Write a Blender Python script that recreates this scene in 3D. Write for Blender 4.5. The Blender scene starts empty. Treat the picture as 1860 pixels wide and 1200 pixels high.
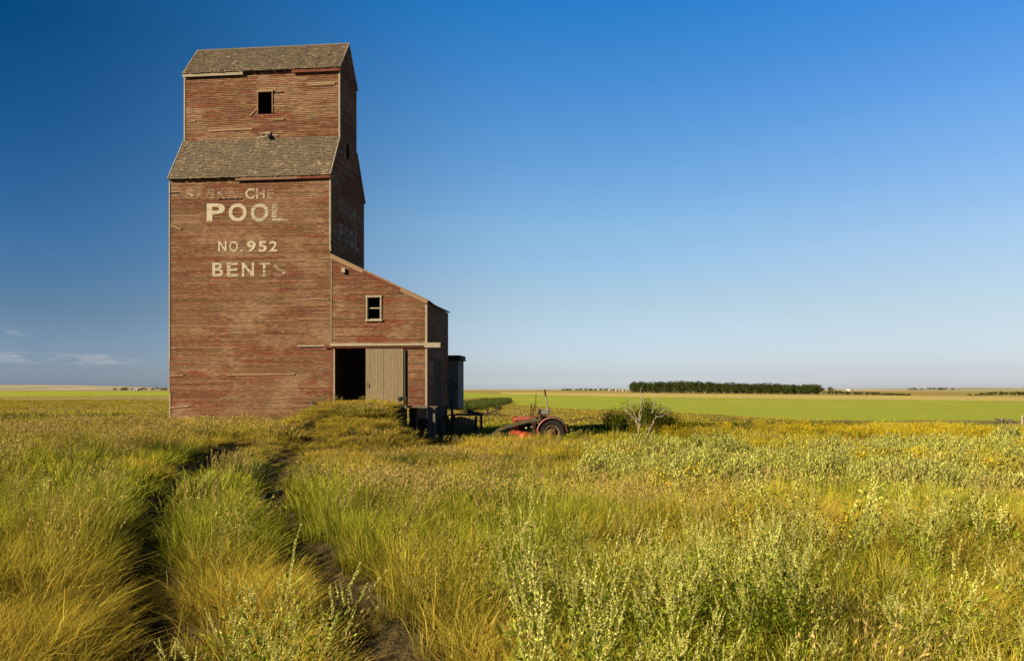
import bpy, math, random
import numpy as np
from mathutils import Vector, Matrix

# ------------------------------------------------------------------ camera, light, exposure
SC = bpy.context.scene
CAMZ = 3.2            # eye height over the plain (the photographer stands on the raised track)
F = 1400.0            # focal length in units of the 1860-wide photograph
HY = 707.5            # photograph row of the true horizon
cam_d = bpy.data.cameras.new("camera")
cam_d.sensor_width = 36.0
cam_d.lens = F / 1860 * 36.0
cam_d.shift_y = (HY - 600) / 1860
cam_d.clip_start = 0.1
cam_d.clip_end = 60000
cam = bpy.data.objects.new("camera", cam_d)
SC.collection.objects.link(cam)
cam.location = (0, 0, CAMZ)
cam.rotation_euler = (math.radians(90), 0, 0)
SC.camera = cam

SUN_AZ = math.radians(65)     # sun stands behind the camera, this far round to the left
SUN_EL = math.radians(28)
S = Vector((-math.sin(SUN_AZ) * math.cos(SUN_EL), -math.cos(SUN_AZ) * math.cos(SUN_EL), math.sin(SUN_EL)))
sl = bpy.data.lights.new("sun", 'SUN')
sl.energy = 5.0
sl.angle = math.radians(0.5)
sl.color = (1.0, 0.81, 0.52)
so = bpy.data.objects.new("sun", sl)
SC.collection.objects.link(so)
so.rotation_euler = S.to_track_quat('Z', 'Y').to_euler()
so.location = (-30, -30, 30)

W = bpy.data.worlds.new("World")
SC.world = W
W.use_nodes = True
wt = W.node_tree
wt.nodes.clear()


def N(t, kind, **kw):
    n = t.nodes.new(kind)
    for k, v in kw.items():
        setattr(n, k, v)
    return n


def ramp_node(t, stops, interp='LINEAR'):
    r = t.nodes.new("ShaderNodeValToRGB")
    r.color_ramp.interpolation = interp
    el = r.color_ramp.elements
    while len(el) < len(stops):
        el.new(0.5)
    for e, (p, c) in zip(el, stops):
        e.position = p
        e.color = (c[0], c[1], c[2], 1) if hasattr(c, '__len__') else (c, c, c, 1)
    return r


def build_world():
    t = wt
    sky = N(t, "ShaderNodeTexSky", sky_type='NISHITA', sun_disc=False)
    sky.sun_elevation = SUN_EL
    sky.sun_rotation = math.radians(180) + SUN_AZ
    sky.altitude = 500
    sky.air_density = 1.0
    sky.dust_density = 1.0
    sky.ozone_density = 2.0
    tc = N(t, "ShaderNodeTexCoord")
    sep = N(t, "ShaderNodeSeparateXYZ")
    t.links.new(tc.outputs['Generated'], sep.inputs[0])
    # clear dry prairie air: deeper blue overhead, darkest at right angles to the sun (the left of the view)
    kx = N(t, "ShaderNodeMapRange", interpolation_type='SMOOTHSTEP')
    kx.inputs['From Min'].default_value = -0.56
    kx.inputs['From Max'].default_value = 0.05
    t.links.new(sep.outputs[0], kx.inputs['Value'])
    ky = N(t, "ShaderNodeMapRange", interpolation_type='SMOOTHSTEP')
    ky.inputs['From Min'].default_value = 0.05
    ky.inputs['From Max'].default_value = 0.56
    t.links.new(sep.outputs[0], ky.inputs['Value'])
    rm = ramp_node(t, [(p, [q / 2.6 for q in c]) for p, c in SKY_M])
    t.links.new(sep.outputs[2], rm.inputs[0])
    rl = ramp_node(t, [(p, [q / 2.6 for q in c]) for p, c in SKY_L])
    rr = ramp_node(t, [(p, [q / 2.6 for q in c]) for p, c in SKY_R])
    t.links.new(sep.outputs[2], rl.inputs[0])
    t.links.new(sep.outputs[2], rr.inputs[0])
    mx = N(t, "ShaderNodeMix", data_type='RGBA')
    t.links.new(kx.outputs[0], mx.inputs[0])
    t.links.new(rl.outputs[0], mx.inputs[6])
    t.links.new(rm.outputs[0], mx.inputs[7])
    mx0 = mx
    mx = N(t, "ShaderNodeMix", data_type='RGBA')
    t.links.new(ky.outputs[0], mx.inputs[0])
    t.links.new(mx0.outputs[2], mx.inputs[6])
    t.links.new(rr.outputs[0], mx.inputs[7])
    sc = N(t, "ShaderNodeVectorMath", operation='MULTIPLY')
    t.links.new(sky.outputs[0], sc.inputs[0])
    t.links.new(mx.outputs[2], sc.inputs[1])
    gain = N(t, "ShaderNodeVectorMath", operation='SCALE')
    gain.inputs['Scale'].default_value = 1.90
    t.links.new(sc.outputs[0], gain.inputs[0])
    # sky beside and behind the view is dimmed to deepen shade on the walls
    pz = N(t, "ShaderNodeMapRange", interpolation_type='SMOOTHSTEP')
    pz.inputs[1].default_value = -0.1
    pz.inputs[2].default_value = 0.70
    pz.inputs[3].default_value = 0.40
    pz.inputs[4].default_value = 1.0
    t.links.new(sep.outputs[1], pz.inputs[0])
    g2 = N(t, "ShaderNodeVectorMath", operation='SCALE')
    t.links.new(gain.outputs[0], g2.inputs[0])
    t.links.new(pz.outputs[0], g2.inputs['Scale'])
    sc = g2
    # a thin bank of fair-weather cloud low in the north-west, and one scrap above it
    mp = N(t, "ShaderNodeMapping")
    mp.inputs['Scale'].default_value = (26, 26, 120)
    t.links.new(tc.outputs['Generated'], mp.inputs[0])
    nz = N(t, "ShaderNodeTexNoise")
    nz.inputs['Scale'].default_value = 1.0
    nz.inputs['Detail'].default_value = 6
    nz.inputs['Roughness'].default_value = 0.62
    t.links.new(mp.outputs[0], nz.inputs[0])

    def band(lo, hi, c, soft):
        a = N(t, "ShaderNodeMapRange", interpolation_type='SMOOTHSTEP')
        a.inputs[1].default_value = lo - soft
        a.inputs[2].default_value = lo + soft
        b = N(t, "ShaderNodeMapRange", interpolation_type='SMOOTHSTEP')
        b.inputs[1].default_value = hi - soft
        b.inputs[2].default_value = hi + soft
        b.inputs[3].default_value = 1
        b.inputs[4].default_value = 0
        t.links.new(sep.outputs[c], a.inputs[0])
        t.links.new(sep.outputs[c], b.inputs[0])
        m = N(t, "ShaderNodeMath", operation='MULTIPLY')
        t.links.new(a.outputs[0], m.inputs[0])
        t.links.new(b.outputs[0], m.inputs[1])
        return m

    def mul(a, b):
        m = N(t, "ShaderNodeMath", operation='MULTIPLY')
        t.links.new(a.outputs[0], m.inputs[0])
        if isinstance(b, (int, float)):
            m.inputs[1].default_value = b
        else:
            t.links.new(b.outputs[0], m.inputs[1])
        return m
    z0 = 0.030
    m1 = mul(band(z0, 0.040, 2, 0.0035), band(-0.56, -0.44, 0, 0.02))
    m2 = mul(mul(band(0.0600, 0.0645, 2, 0.0025), band(-0.546, -0.529, 0, 0.005)), 0.8)
    ad = N(t, "ShaderNodeMath", operation='ADD')
    t.links.new(m1.outputs[0], ad.inputs[0])
    t.links.new(m2.outputs[0], ad.inputs[1])
    nr = N(t, "ShaderNodeMapRange")
    nr.inputs[1].default_value = 0.40
    nr.inputs[2].default_value = 0.68
    t.links.new(nz.outputs[0], nr.inputs[0])
    cm = mul(mul(ad, nr), 0.72)
    cl = N(t, "ShaderNodeMix", data_type='RGBA')
    t.links.new(cm.outputs[0], cl.inputs[0])
    t.links.new(sc.outputs[0], cl.inputs[6])
    cl.inputs[7].default_value = CLOUD
    bg = N(t, "ShaderNodeBackground")
    bg.inputs[1].default_value = SKY_STRENGTH
    t.links.new(cl.outputs[2], bg.inputs[0])
    out = N(t, "ShaderNodeOutputWorld")
    t.links.new(bg.outputs[0], out.inputs[0])


SKY_STRENGTH = 0.05
CLOUD = (4.6, 4.5, 4.6, 1)
SKY_L = [(0.0104, (0.586, 0.761, 1.281)), (0.0164, (0.606, 0.752, 1.21)), (0.0912, (0.4, 0.556, 0.779)), (0.1749, (0.217, 0.506, 0.822)), (0.2878, (0.072, 0.412, 0.746)), (0.3853, (0.01, 0.325, 0.622)), (0.46, (0.027, 0.369, 0.695)), (0.7, (0.2, 0.4, 0.55))]
SKY_M = [(0.0082, (1.435, 1.569, 2.107)), (0.0196, (1.277, 1.338, 1.778)), (0.1088, (1.446, 1.407, 1.442)), (0.2076, (1.318, 1.625, 1.712)), (0.338, (0.706, 1.476, 1.993)), (0.4465, (0.251, 1.336, 2.148)), (0.46, (0.251, 1.336, 2.148)), (0.7, (0.2, 0.4, 0.55))]
SKY_R = [(0.0104, (1.165, 1.208, 1.619)), (0.0224, (1.078, 1.092, 1.455)), (0.0912, (1.3, 1.197, 1.192)), (0.1749, (1.435, 1.414, 1.425)), (0.2878, (1.054, 1.491, 1.826)), (0.3853, (0.584, 1.393, 2.088)), (0.46, (0.352, 1.394, 2.331)), (0.7, (0.2, 0.4, 0.55))]  # last stop of each ramp dims the unseen zenith for deeper shade
build_world()
vs = SC.view_settings
vs.view_transform = 'Standard'
vs.look = 'None'
vs.gamma = 1.0
vs.exposure = 1.3
SC.cycles.use_denoising = True
SC.cycles.max_bounces = 6
SC.cycles.diffuse_bounces = 3
SC.cycles.transparent_max_bounces = 12

rng = np.random.default_rng(7)
rnd = random.Random(11)


# ------------------------------------------------------------------ helpers
def tag(o, label=None, cat=None, group=None, kind=None):
    if label: o['label'] = label
    if cat: o['category'] = cat
    if group: o['group'] = group
    if kind: o['kind'] = kind
    return o


def empty(name, loc=(0, 0, 0), rz=0.0, parent=None):
    o = bpy.data.objects.new(name, None)
    o.empty_display_size = 0.3
    SC.collection.objects.link(o)
    o.location = loc
    o.rotation_euler = (0, 0, rz)
    if parent: o.parent = parent
    return o


class MB:
    """collects quads/boxes/tubes for ONE mesh; every face carries a random number 'rnd' for its material"""
    def __init__(s):
        s.v = []; s.f = []; s.r = []; s.m = []

    def face(s, pts, r=0.5, m=0):
        b = len(s.v)
        s.v.extend([tuple(p) for p in pts])
        s.f.append(tuple(range(b, b + len(pts))))
        s.r.append(r); s.m.append(m)

    def box(s, p0, p1, r=None, m=0, M=None):
        r = rnd.random() if r is None else r
        x0, y0, z0 = p0; x1, y1, z1 = p1
        c = [Vector(p) for p in ((x0, y0, z0), (x1, y0, z0), (x1, y1, z0), (x0, y1, z0), (x0, y0, z1), (x1, y0, z1), (x1, y1, z1), (x0, y1, z1))]
        if M is not None: c = [M @ p for p in c]
        b = len(s.v)
        s.v.extend([tuple(p) for p in c])
        for q in ((0, 3, 2, 1), (4, 5, 6, 7), (0, 1, 5, 4), (1, 2, 6, 5), (2, 3, 7, 6), (3, 0, 4, 7)):
            s.f.append(tuple(b + k for k in q)); s.r.append(r); s.m.append(m)

    def bar(s, a, b, w, h, r=None, m=0, up=(0, 0, 1)):
        """board from a to b, section w x h"""
        a = Vector(a); b = Vector(b); d = b - a; L = d.length
        if L < 1e-6: return
        d /= L; u = Vector(up)
        if abs(d.dot(u)) > 0.98: u = Vector((0, 1, 0))
        x = d.cross(u).normalized(); z = x.cross(d)
        M = Matrix((( x.x, d.x, z.x, a.x), (x.y, d.y, z.y, a.y), (x.z, d.z, z.z, a.z), (0, 0, 0, 1)))
        s.box((-w / 2, 0, -h / 2), (w / 2, L, h / 2), r, m, M)

    def tube(s, pts, rad, n=8, r=None, m=0, caps=True):
        r = rnd.random() if r is None else r
        pts = [Vector(p) for p in pts]
        if not hasattr(rad, '__len__'): rad = [rad] * len(pts)
        rings = []
        prev = None
        for i, p in enumerate(pts):
            d = (pts[min(i + 1, len(pts) - 1)] - pts[max(i - 1, 0)])
            d = d.normalized() if d.length > 1e-9 else Vector((0, 0, 1))
            if prev is None:
                u = Vector((0, 0, 1)) if abs(d.z) < 0.9 else Vector((1, 0, 0))
                x = d.cross(u).normalized()
            else:
                x = (prev - d * prev.dot(d)).normalized()
            prev = x; y = d.cross(x)
            b = len(s.v)
            for k in range(n):
                a = 2 * math.pi * k / n
                s.v.append(tuple(p + (x * math.cos(a) + y * math.sin(a)) * rad[i]))
            rings.append(b)
        for i in range(len(rings) - 1):
            for k in range(n):
                k2 = (k + 1) % n
                s.f.append((rings[i] + k, rings[i] + k2, rings[i + 1] + k2, rings[i + 1] + k)); s.r.append(r); s.m.append(m)
        if caps:
            s.f.append(tuple(rings[0] + k for k in range(n))[::-1]); s.r.append(r); s.m.append(m)
            s.f.append(tuple(rings[-1] + k for k in range(n))); s.r.append(r); s.m.append(m)

    def lathe(s, prof, c, axis='y', n=32, r=0.5, m=0, a0=0.0, a1=2 * math.pi, closed=True):
        """prof = [(radius, along axis)], turned about the axis through c"""
        c = Vector(c); full = abs(a1 - a0 - 2 * math.pi) < 1e-6
        cols = n if full else n + 1
        b = len(s.v)
        for k in range(cols):
            a = a0 + (a1 - a0) * k / n
            for (R, t) in prof:
                if axis == 'y': s.v.append((c.x + R * math.cos(a), c.y + t, c.z + R * math.sin(a)))
                elif axis == 'x': s.v.append((c.x + t, c.y + R * math.cos(a), c.z + R * math.sin(a)))
                else: s.v.append((c.x + R * math.cos(a), c.y + R * math.sin(a), c.z + t))
        P = len(prof)
        for k in range(n):
            k2 = (k + 1) % cols if full else k + 1
            for j in range(P if closed else P - 1):
                j2 = (j + 1) % P
                s.f.append((b + k * P + j, b + k2 * P + j, b + k2 * P + j2, b + k * P + j2)); s.r.append(r); s.m.append(m)

    def split(s, name, mat, parent=None):
        """every connected piece becomes an object of its own"""
        par = list(range(len(s.v)))
        def root(i):
            while par[i] != i: par[i] = par[par[i]]; i = par[i]
            return i
        for f in s.f:
            for k in f[1:]: par[root(k)] = root(f[0])
        groups = {}
        for i, f in enumerate(s.f): groups.setdefault(root(f[0]), []).append(i)
        out = []
        for g in groups.values():
            q = MB(); mp = {}
            for i in g:
                q.f.append(tuple(mp.setdefault(k, len(mp)) for k in s.f[i])); q.r.append(s.r[i]); q.m.append(s.m[i])
            q.v = [None] * len(mp)
            for k, j in mp.items(): q.v[j] = s.v[k]
            out.append(q.build(name, mat, parent))
        return out

    def build(s, name, mat, parent=None, smooth=False):
        me = bpy.data.meshes.new(name)
        me.from_pydata(s.v, [], s.f)
        at = me.attributes.new('rnd', 'FLOAT', 'FACE')
        at.data.foreach_set('value', np.array(s.r, dtype=np.float32))
        mats = mat if isinstance(mat, (list, tuple)) else [mat]
        for k in mats: me.materials.append(k)
        if len(mats) > 1: me.polygons.foreach_set('material_index', np.array(s.m, dtype=np.int32))
        if smooth: me.polygons.foreach_set('use_smooth', np.ones(len(s.f), dtype=bool))
        me.update()
        o = bpy.data.objects.new(name, me)
        SC.collection.objects.link(o)
        if parent: o.parent = parent
        return o


def hash2(ix, iy, seed=0):
    h = (ix.astype(np.int64) * 374761393 + iy.astype(np.int64) * 668265263 + seed * 974634777) & 0xffffffff
    h = ((h ^ (h >> 13)) * 1274126177) & 0xffffffff
    return ((h ^ (h >> 16)) & 0xffff) / 65535.0


def vnoise(x, y, seed=0):
    ix = np.floor(x); iy = np.floor(y); fx = x - ix; fy = y - iy
    fx = fx * fx * (3 - 2 * fx); fy = fy * fy * (3 - 2 * fy)
    a = hash2(ix, iy, seed); b = hash2(ix + 1, iy, seed); c = hash2(ix, iy + 1, seed); d = hash2(ix + 1, iy + 1, seed)
    return (a * (1 - fx) + b * fx) * (1 - fy) + (c * (1 - fx) + d * fx) * fy


def fbm(x, y, seed=0, o=4):
    v = 0; a = 0.5; t = 0
    for k in range(o):
        v = v + a * vnoise(x * 2 ** k + 17.3 * k, y * 2 ** k - 9.1 * k, seed + k); t += a; a *= 0.5
    return v / t


def sst(x, a, b):
    t = np.clip((x - a) / (b - a), 0, 1)
    return t * t * (3 - 2 * t)


# ruts of the track that leads from the photographer to the elevator door (world x at world y)
RUT_Y = np.array([-6, 5.7, 9.2, 14.4, 23.5, 30.0, 36.0, 43.0])
RUT_L = np.array([-0.9, -2.6, -4.4, -6.7, -9.6, -10.9, -11.0, -9.9])
RUT_R = np.array([0.9, -0.9, -2.35, -4.5, -7.3, -8.9, -9.3, -8.2])


def H(x, y):
    """height of the ground, numpy arrays in metres"""
    x = np.asarray(x, dtype=float); y = np.asarray(y, dtype=float)
    near = 1 - sst(y, 8, 26)
    hi = 1.15 + 0.12 * (fbm(x * .11, y * .11, 3) - .5)
    lo = 0.12 + 0.95 * near
    c0 = -13 + 6 * near - 1.0; c1 = -4.5 + 9 * near
    w = sst(x, c0, c1)
    z = hi * (1 - w) + lo * w
    z = z * (1 - sst(y, 58, 105)) * (1 - sst(np.abs(x), 90, 200)) * (1 - sst(-y, 60, 160))
    z = z + 0.30 * (fbm(x * .16 + 5, y * .16, 9) - .5) * (1 - sst(np.hypot(x, y), 45, 75))
    z = z + 0.10 * (fbm(x * .9, y * .9, 21, 3) - .5) * (1 - sst(np.hypot(x, y), 30, 50))
    # earth ramp up to the driveway door
    xc = -9.3
    top = sst(y, 30.5, 41.2) * (1 - sst(y, 43.9, 44.3))
    xr = np.where(y > 37, -6.25 - 1.0 * (1 - sst(y, 37, 40)) * 0.3, -6.5)
    wr = 3.6 - 3.0 * sst(y, 36.5, 39.5)
    side = sst(x, xc - 3.6, xc - .5) * (1 - sst(x, xr, xr + wr))
    bump = 0.16 * (fbm(x * .5, y * .5, 33) - .5)
    target = 2.42 + bump
    z = z + np.maximum(target - z, 0) * top * side
    # ruts
    xl = np.interp(y, RUT_Y, RUT_L); xg = np.interp(y, RUT_Y, RUT_R)
    rut = np.exp(-((x - xl) / .42) ** 2) + np.exp(-((x - xg) / .34) ** 2)
    z = z - 0.20 * rut * (y < 40) * (y > -6)
    # low embankment behind the building, running away to the right
    ax, ay, bx, by = -30., 92., -2.5, 205.
    L = math.hypot(bx - ax, by - ay); ux, uy = (bx - ax) / L, (by - ay) / L
    s_ = (x - ax) * ux + (y - ay) * uy; d_ = (x - ax) * uy - (y - ay) * ux
    z = z + 1.15 * sst(s_, -10, 10) * (1 - sst(s_, L - 45, L)) * np.where(d_ > 0, 1 - sst(d_, 0.5, 4.5), 1 - sst(-d_, 6, 25))
    return z


def Hs(x, y):
    return float(H(np.array([x]), np.array([y]))[0])


def ground_at(px, py, z=0.0):
    """measure: where the ray through photograph pixel (px, py) meets height z"""
    y = (CAMZ - z) * F / (py - HY)
    return ((px - 930) / F * y, y)


# ------------------------------------------------------------------ materials
def mat_new(name):
    m = bpy.data.materials.new(name); m.use_nodes = True
    t = m.node_tree; t.nodes.clear()
    return m, t


def principled(t, rough=0.9, spec=0.2):
    b = N(t, "ShaderNodeBsdfPrincipled"); b.inputs['Roughness'].default_value = rough
    b.inputs['Specular IOR Level'].default_value = spec
    o = N(t, "ShaderNodeOutputMaterial"); t.links.new(b.outputs[0], o.inputs[0])
    return b


def noise(t, scale=(1, 1, 1), detail=5, rough=.6, coord='Object', dist=0.0):
    tc = N(t, "ShaderNodeTexCoord"); mp = N(t, "ShaderNodeMapping"); mp.inputs['Scale'].default_value = scale
    nz = N(t, "ShaderNodeTexNoise"); nz.inputs['Scale'].default_value = 1; nz.inputs['Detail'].default_value = detail
    nz.inputs['Roughness'].default_value = rough; nz.inputs['Distortion'].default_value = dist
    t.links.new(tc.outputs[coord], mp.inputs[0]); t.links.new(mp.outputs[0], nz.inputs[0])
    return nz


def math_n(t, op, a, b=None, clamp=False):
    m = N(t, "ShaderNodeMath", operation=op, use_clamp=clamp)
    for i, q in enumerate((a, b)):
        if q is None: continue
        if isinstance(q, (int, float)): m.inputs[i].default_value = q
        else: t.links.new(q, m.inputs[i])
    return m.outputs[0]


def mixc(t, f, a, b, blend='MIX'):
    m = N(t, "ShaderNodeMix", data_type='RGBA', blend_type=blend)
    if isinstance(f, (int, float)): m.inputs[0].default_value = f
    else: t.links.new(f, m.inputs[0])
    for i, q in ((6, a), (7, b)):
        if isinstance(q, tuple): m.inputs[i].default_value = (q[0], q[1], q[2], 1)
        else: t.links.new(q, m.inputs[i])
    return m.outputs[2]


def maprange(t, v, a, b, c=0.0, d=1.0, smooth=False):
    m = N(t, "ShaderNodeMapRange", interpolation_type='SMOOTHSTEP' if smooth else 'LINEAR')
    m.inputs[1].default_value = a; m.inputs[2].default_value = b; m.inputs[3].default_value = c; m.inputs[4].default_value = d
    t.links.new(v, m.inputs[0]); return m.outputs[0]


def attr(t, name, typ='GEOMETRY'):
    a = N(t, "ShaderNodeAttribute", attribute_type=typ, attribute_name=name)
    return a.outputs['Fac']


ALB = .68


def setcol(t, b, c, f=None):
    q = N(t, "ShaderNodeVectorMath", operation='SCALE'); t.links.new(c, q.inputs[0]); q.inputs['Scale'].default_value = ALB if f is None else f
    t.links.new(q.outputs[0], b.inputs['Base Color'])


def bump(t, bsdf, h, strength=.4, dist=.02):
    b = N(t, "ShaderNodeBump"); b.inputs['Strength'].default_value = strength; b.inputs['Distance'].default_value = dist
    t.links.new(h, b.inputs['Height']); t.links.new(b.outputs[0], bsdf.inputs['Normal'])


def siding_mat(name, red_bias=0.0, along='x'):
    """weathered drop siding: flaking barn red over bare sun-browned boards"""
    m, t = mat_new(name); b = principled(t, .88, .15)
    r = attr(t, 'rnd')
    st = (1.1, 1.1, 16) if along == 'x' else (1.1, 1.1, 16)
    n1 = noise(t, st, 6, .68, dist=.3)
    n2 = noise(t, (6, 6, 60), 4, .7)
    n3 = noise(t, (.28, .28, .22), 3, .5)
    r2 = math_n(t, 'FRACT', math_n(t, 'MULTIPLY', r, 17.31))
    r3 = math_n(t, 'FRACT', math_n(t, 'MULTIPLY', r, 57.77))
    k = math_n(t, 'ADD', math_n(t, 'MULTIPLY', n1.outputs[0], .95), math_n(t, 'MULTIPLY', r, .50))
    k = math_n(t, 'ADD', k, math_n(t, 'MULTIPLY', n3.outputs[0], .75))
    k = math_n(t, 'ADD', k, math_n(t, 'MULTIPLY', n2.outputs[0], .25))
    paint = maprange(t, k, 1.31 - red_bias, 1.39 - red_bias)
    wood = mixc(t, r2, (.36, .205, .115), (.22, .115, .062))
    wood = mixc(t, maprange(t, r3, .84, .9), wood, (.46, .32, .205))
    wood = mixc(t, maprange(t, r3, .12, .06), wood, (.15, .085, .052))
    wood = mixc(t, maprange(t, n2.outputs[0], .35, .62), wood, (.13, .065, .04), 'MIX')
    wood = mixc(t, .45, wood, mixc(t, r2, (.36, .205, .115), (.22, .115, .062)))
    red = mixc(t, r3, (.25, .052, .032), (.15, .034, .025))
    red = mixc(t, maprange(t, n2.outputs[0], .5, .7), red, (.30, .10, .06))
    col = mixc(t, math_n(t, 'MULTIPLY', paint, .86), wood, red)
    n5 = noise(t, (.30, .30, .55), 4, .6)
    col = mixc(t, maprange(t, n5.outputs[0], .50, .60, 0, .62), col, (.38, .255, .175))
    col = mixc(t, maprange(t, n5.outputs[0], .47, .38, 0, .5), col, (.17, .07, .042))
    n4 = noise(t, (2.6, 2.6, 42), 5, .75)
    col = mixc(t, maprange(t, n4.outputs[0], .50, .60, 0, .85), col, (.060, .030, .020))     # split, sun-blackened grain
    col = mixc(t, maprange(t, n4.outputs[0], .45, .35, 0, .75), col, (.56, .39, .24))        # raised pale grain
    col = mixc(t, maprange(t, math_n(t, 'FRACT', math_n(t, 'MULTIPLY', r, 131.7)), .55, 1.0, 0, .42), col, (.085, .045, .03))
    setcol(t, b, col)
    bump(t, b, n2.outputs[0], .5, .012)
    return m


def wood_mat(name, c1, c2, scale=(9, 9, .9), bs=.5, dark=.55):
    m, t = mat_new(name); b = principled(t, .85, .18)
    n = noise(t, scale, 6, .65, dist=.4); n2 = noise(t, (scale[0] * 5, scale[1] * 5, scale[2] * 4), 3, .6)
    r = attr(t, 'rnd')
    c = mixc(t, maprange(t, n.outputs[0], .3, .7), c1, c2)
    c = mixc(t, maprange(t, n2.outputs[0], .55, .75), c, tuple(q * dark for q in c2))
    c = mixc(t, math_n(t, 'MULTIPLY', r, .45), c, tuple(q * .6 for q in c1))
    setcol(t, b, c); bump(t, b, n2.outputs[0], bs, .01)
    return m


def plain_mat(name, col, rough=.6, metal=0.0, var=.25, scale=4, spec=.4, col2=None):
    m, t = mat_new(name); b = principled(t, rough, spec); b.inputs['Metallic'].default_value = metal
    n = noise(t, (scale, scale, scale), 6, .65)
    c2 = col2 or tuple(q * (1 - var) for q in col)
    setcol(t, b, mixc(t, maprange(t, n.outputs[0], .38, .62), col, c2))
    bump(t, b, n.outputs[0], .25, .01)
    return m


def shingle_mat():
    m, t = mat_new("weathered_cedar_shingle"); b = principled(t, .92, .12)
    r = attr(t, 'rnd'); r2 = math_n(t, 'FRACT', math_n(t, 'MULTIPLY', r, 23.7))
    n = noise(t, (1.3, 1.3, 1.3), 5, .6); n2 = noise(t, (26, 26, 26), 4, .7)
    c = mixc(t, r, (.235, .185, .135), (.125, .10, .075))
    c = mixc(t, maprange(t, r2, .85, .95), c, (.34, .285, .22))
    c = mixc(t, maprange(t, n.outputs[0], .45, .62), c, (.15, .125, .098))
    c = mixc(t, maprange(t, n2.outputs[0], .5, .72, 0, .6), c, (.075, .06, .045))
    setcol(t, b, c); bump(t, b, n2.outputs[0], .6, .02)
    return m


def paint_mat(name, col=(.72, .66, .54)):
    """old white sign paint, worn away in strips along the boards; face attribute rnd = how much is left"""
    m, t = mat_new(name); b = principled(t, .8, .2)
    keep = attr(t, 'rnd')
    n = noise(t, (2.2, 2.2, 24), 6, .75); n2 = noise(t, (30, 30, 60), 3, .7)
    n3 = noise(t, (.9, .9, 9.3), 2, .5)
    k = math_n(t, 'ADD', math_n(t, 'MULTIPLY', n.outputs[0], .5), math_n(t, 'MULTIPLY', n2.outputs[0], .2))
    k = math_n(t, 'ADD', k, math_n(t, 'MULTIPLY', n3.outputs[0], .3))
    thr = math_n(t, 'SUBTRACT', .685, math_n(t, 'MULTIPLY', keep, .31))
    d = math_n(t, 'SUBTRACT', k, thr)
    a = maprange(t, d, -.015, .07)
    tc = N(t, "ShaderNodeTexCoord"); sp = N(t, "ShaderNodeSeparateXYZ"); t.links.new(tc.outputs['Object'], sp.inputs[0])
    fr = math_n(t, 'FRACT', math_n(t, 'DIVIDE', math_n(t, 'SUBTRACT', sp.outputs[2], .75), .108))
    a = math_n(t, 'MULTIPLY', a, maprange(t, fr, .06, .24))     # paint never bridged the laps of the boards
    t.links.new(a, b.inputs['Alpha'])
    setcol(t, b, mixc(t, n2.outputs[0], col, tuple(q * .8 for q in col)))
    return m


MAT = {}
MAT['siding'] = siding_mat("siding_brown_red", 0.0)
MAT['siding_up'] = siding_mat("siding_red_upper", 0.06)
MAT['siding_shed'] = siding_mat("siding_red_shed", 0.09)
MAT['back'] = plain_mat("dark_sheathing", (.045, .032, .025), .95, 0, .4, 3)
MAT['trim'] = wood_mat("pale_trim", (.52, .46, .36), (.36, .32, .26), (6, 6, 3))
MAT['trim_red'] = wood_mat("red_trim", (.25, .075, .045), (.16, .05, .035), (4, 4, 4))
MAT['dull'] = wood_mat("dull_red_grey_trim", (.26, .13, .085), (.24, .17, .12), (5, 5, 8))
MAT['rawwood'] = wood_mat("raw_tan_board", (.44, .31, .19), (.32, .21, .13), (2, 2, 14))
MAT['grey'] = wood_mat("grey_door_board", (.40, .32, .22), (.20, .155, .105), (30, 30, 1.3), .7, .3)
MAT['oldgrey'] = wood_mat("silvered_wood", (.22, .20, .17), (.12, .11, .10), (8, 8, 8))
MAT['darkwood'] = wood_mat("dark_old_wood", (.09, .07, .055), (.045, .038, .03), (6, 6, 6))
MAT['white_board'] = wood_mat("whitewashed_board", (.34, .36, .38), (.20, .22, .24), (10, 10, 1.2))
MAT['shingle'] = shingle_mat()
MAT['paint'] = paint_mat("sign_paint")
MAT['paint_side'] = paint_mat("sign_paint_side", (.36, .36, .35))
MAT['iron'] = plain_mat("rusty_iron", (.11, .06, .04), .75, .3, .5, 30)
MAT['concrete'] = plain_mat("old_concrete", (.42, .38, .31), .9, 0, .3, 8)

# ------------------------------------------------------------------ ground
def grid_axis(segs):
    out = [segs[0][0]]
    for a, b, st in segs:
        n = max(1, int(round((b - a) / st)))
        out.extend(list(np.linspace(a, b, n + 1)[1:]))
    return np.array(out)


def growing(a, b, n, p=3.0):
    t = np.linspace(0, 1, n) ** p
    return a + (b - a) * t


xs = np.concatenate([-growing(60, 16000, 46)[::-1], grid_axis([(-60, -18, .8), (-18, 8, .22), (8, 60, .8)])[1:], growing(60, 16000, 46)[1:]])
ys = np.concatenate([-growing(8, 6000, 18)[::-1], grid_axis([(-8, 36, .3), (36, 46, .2), (46, 120, .9)])[1:], growing(120, 24000, 70)[1:]])
GX, GY = np.meshgrid(xs, ys)
GZ = H(GX, GY)


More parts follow.
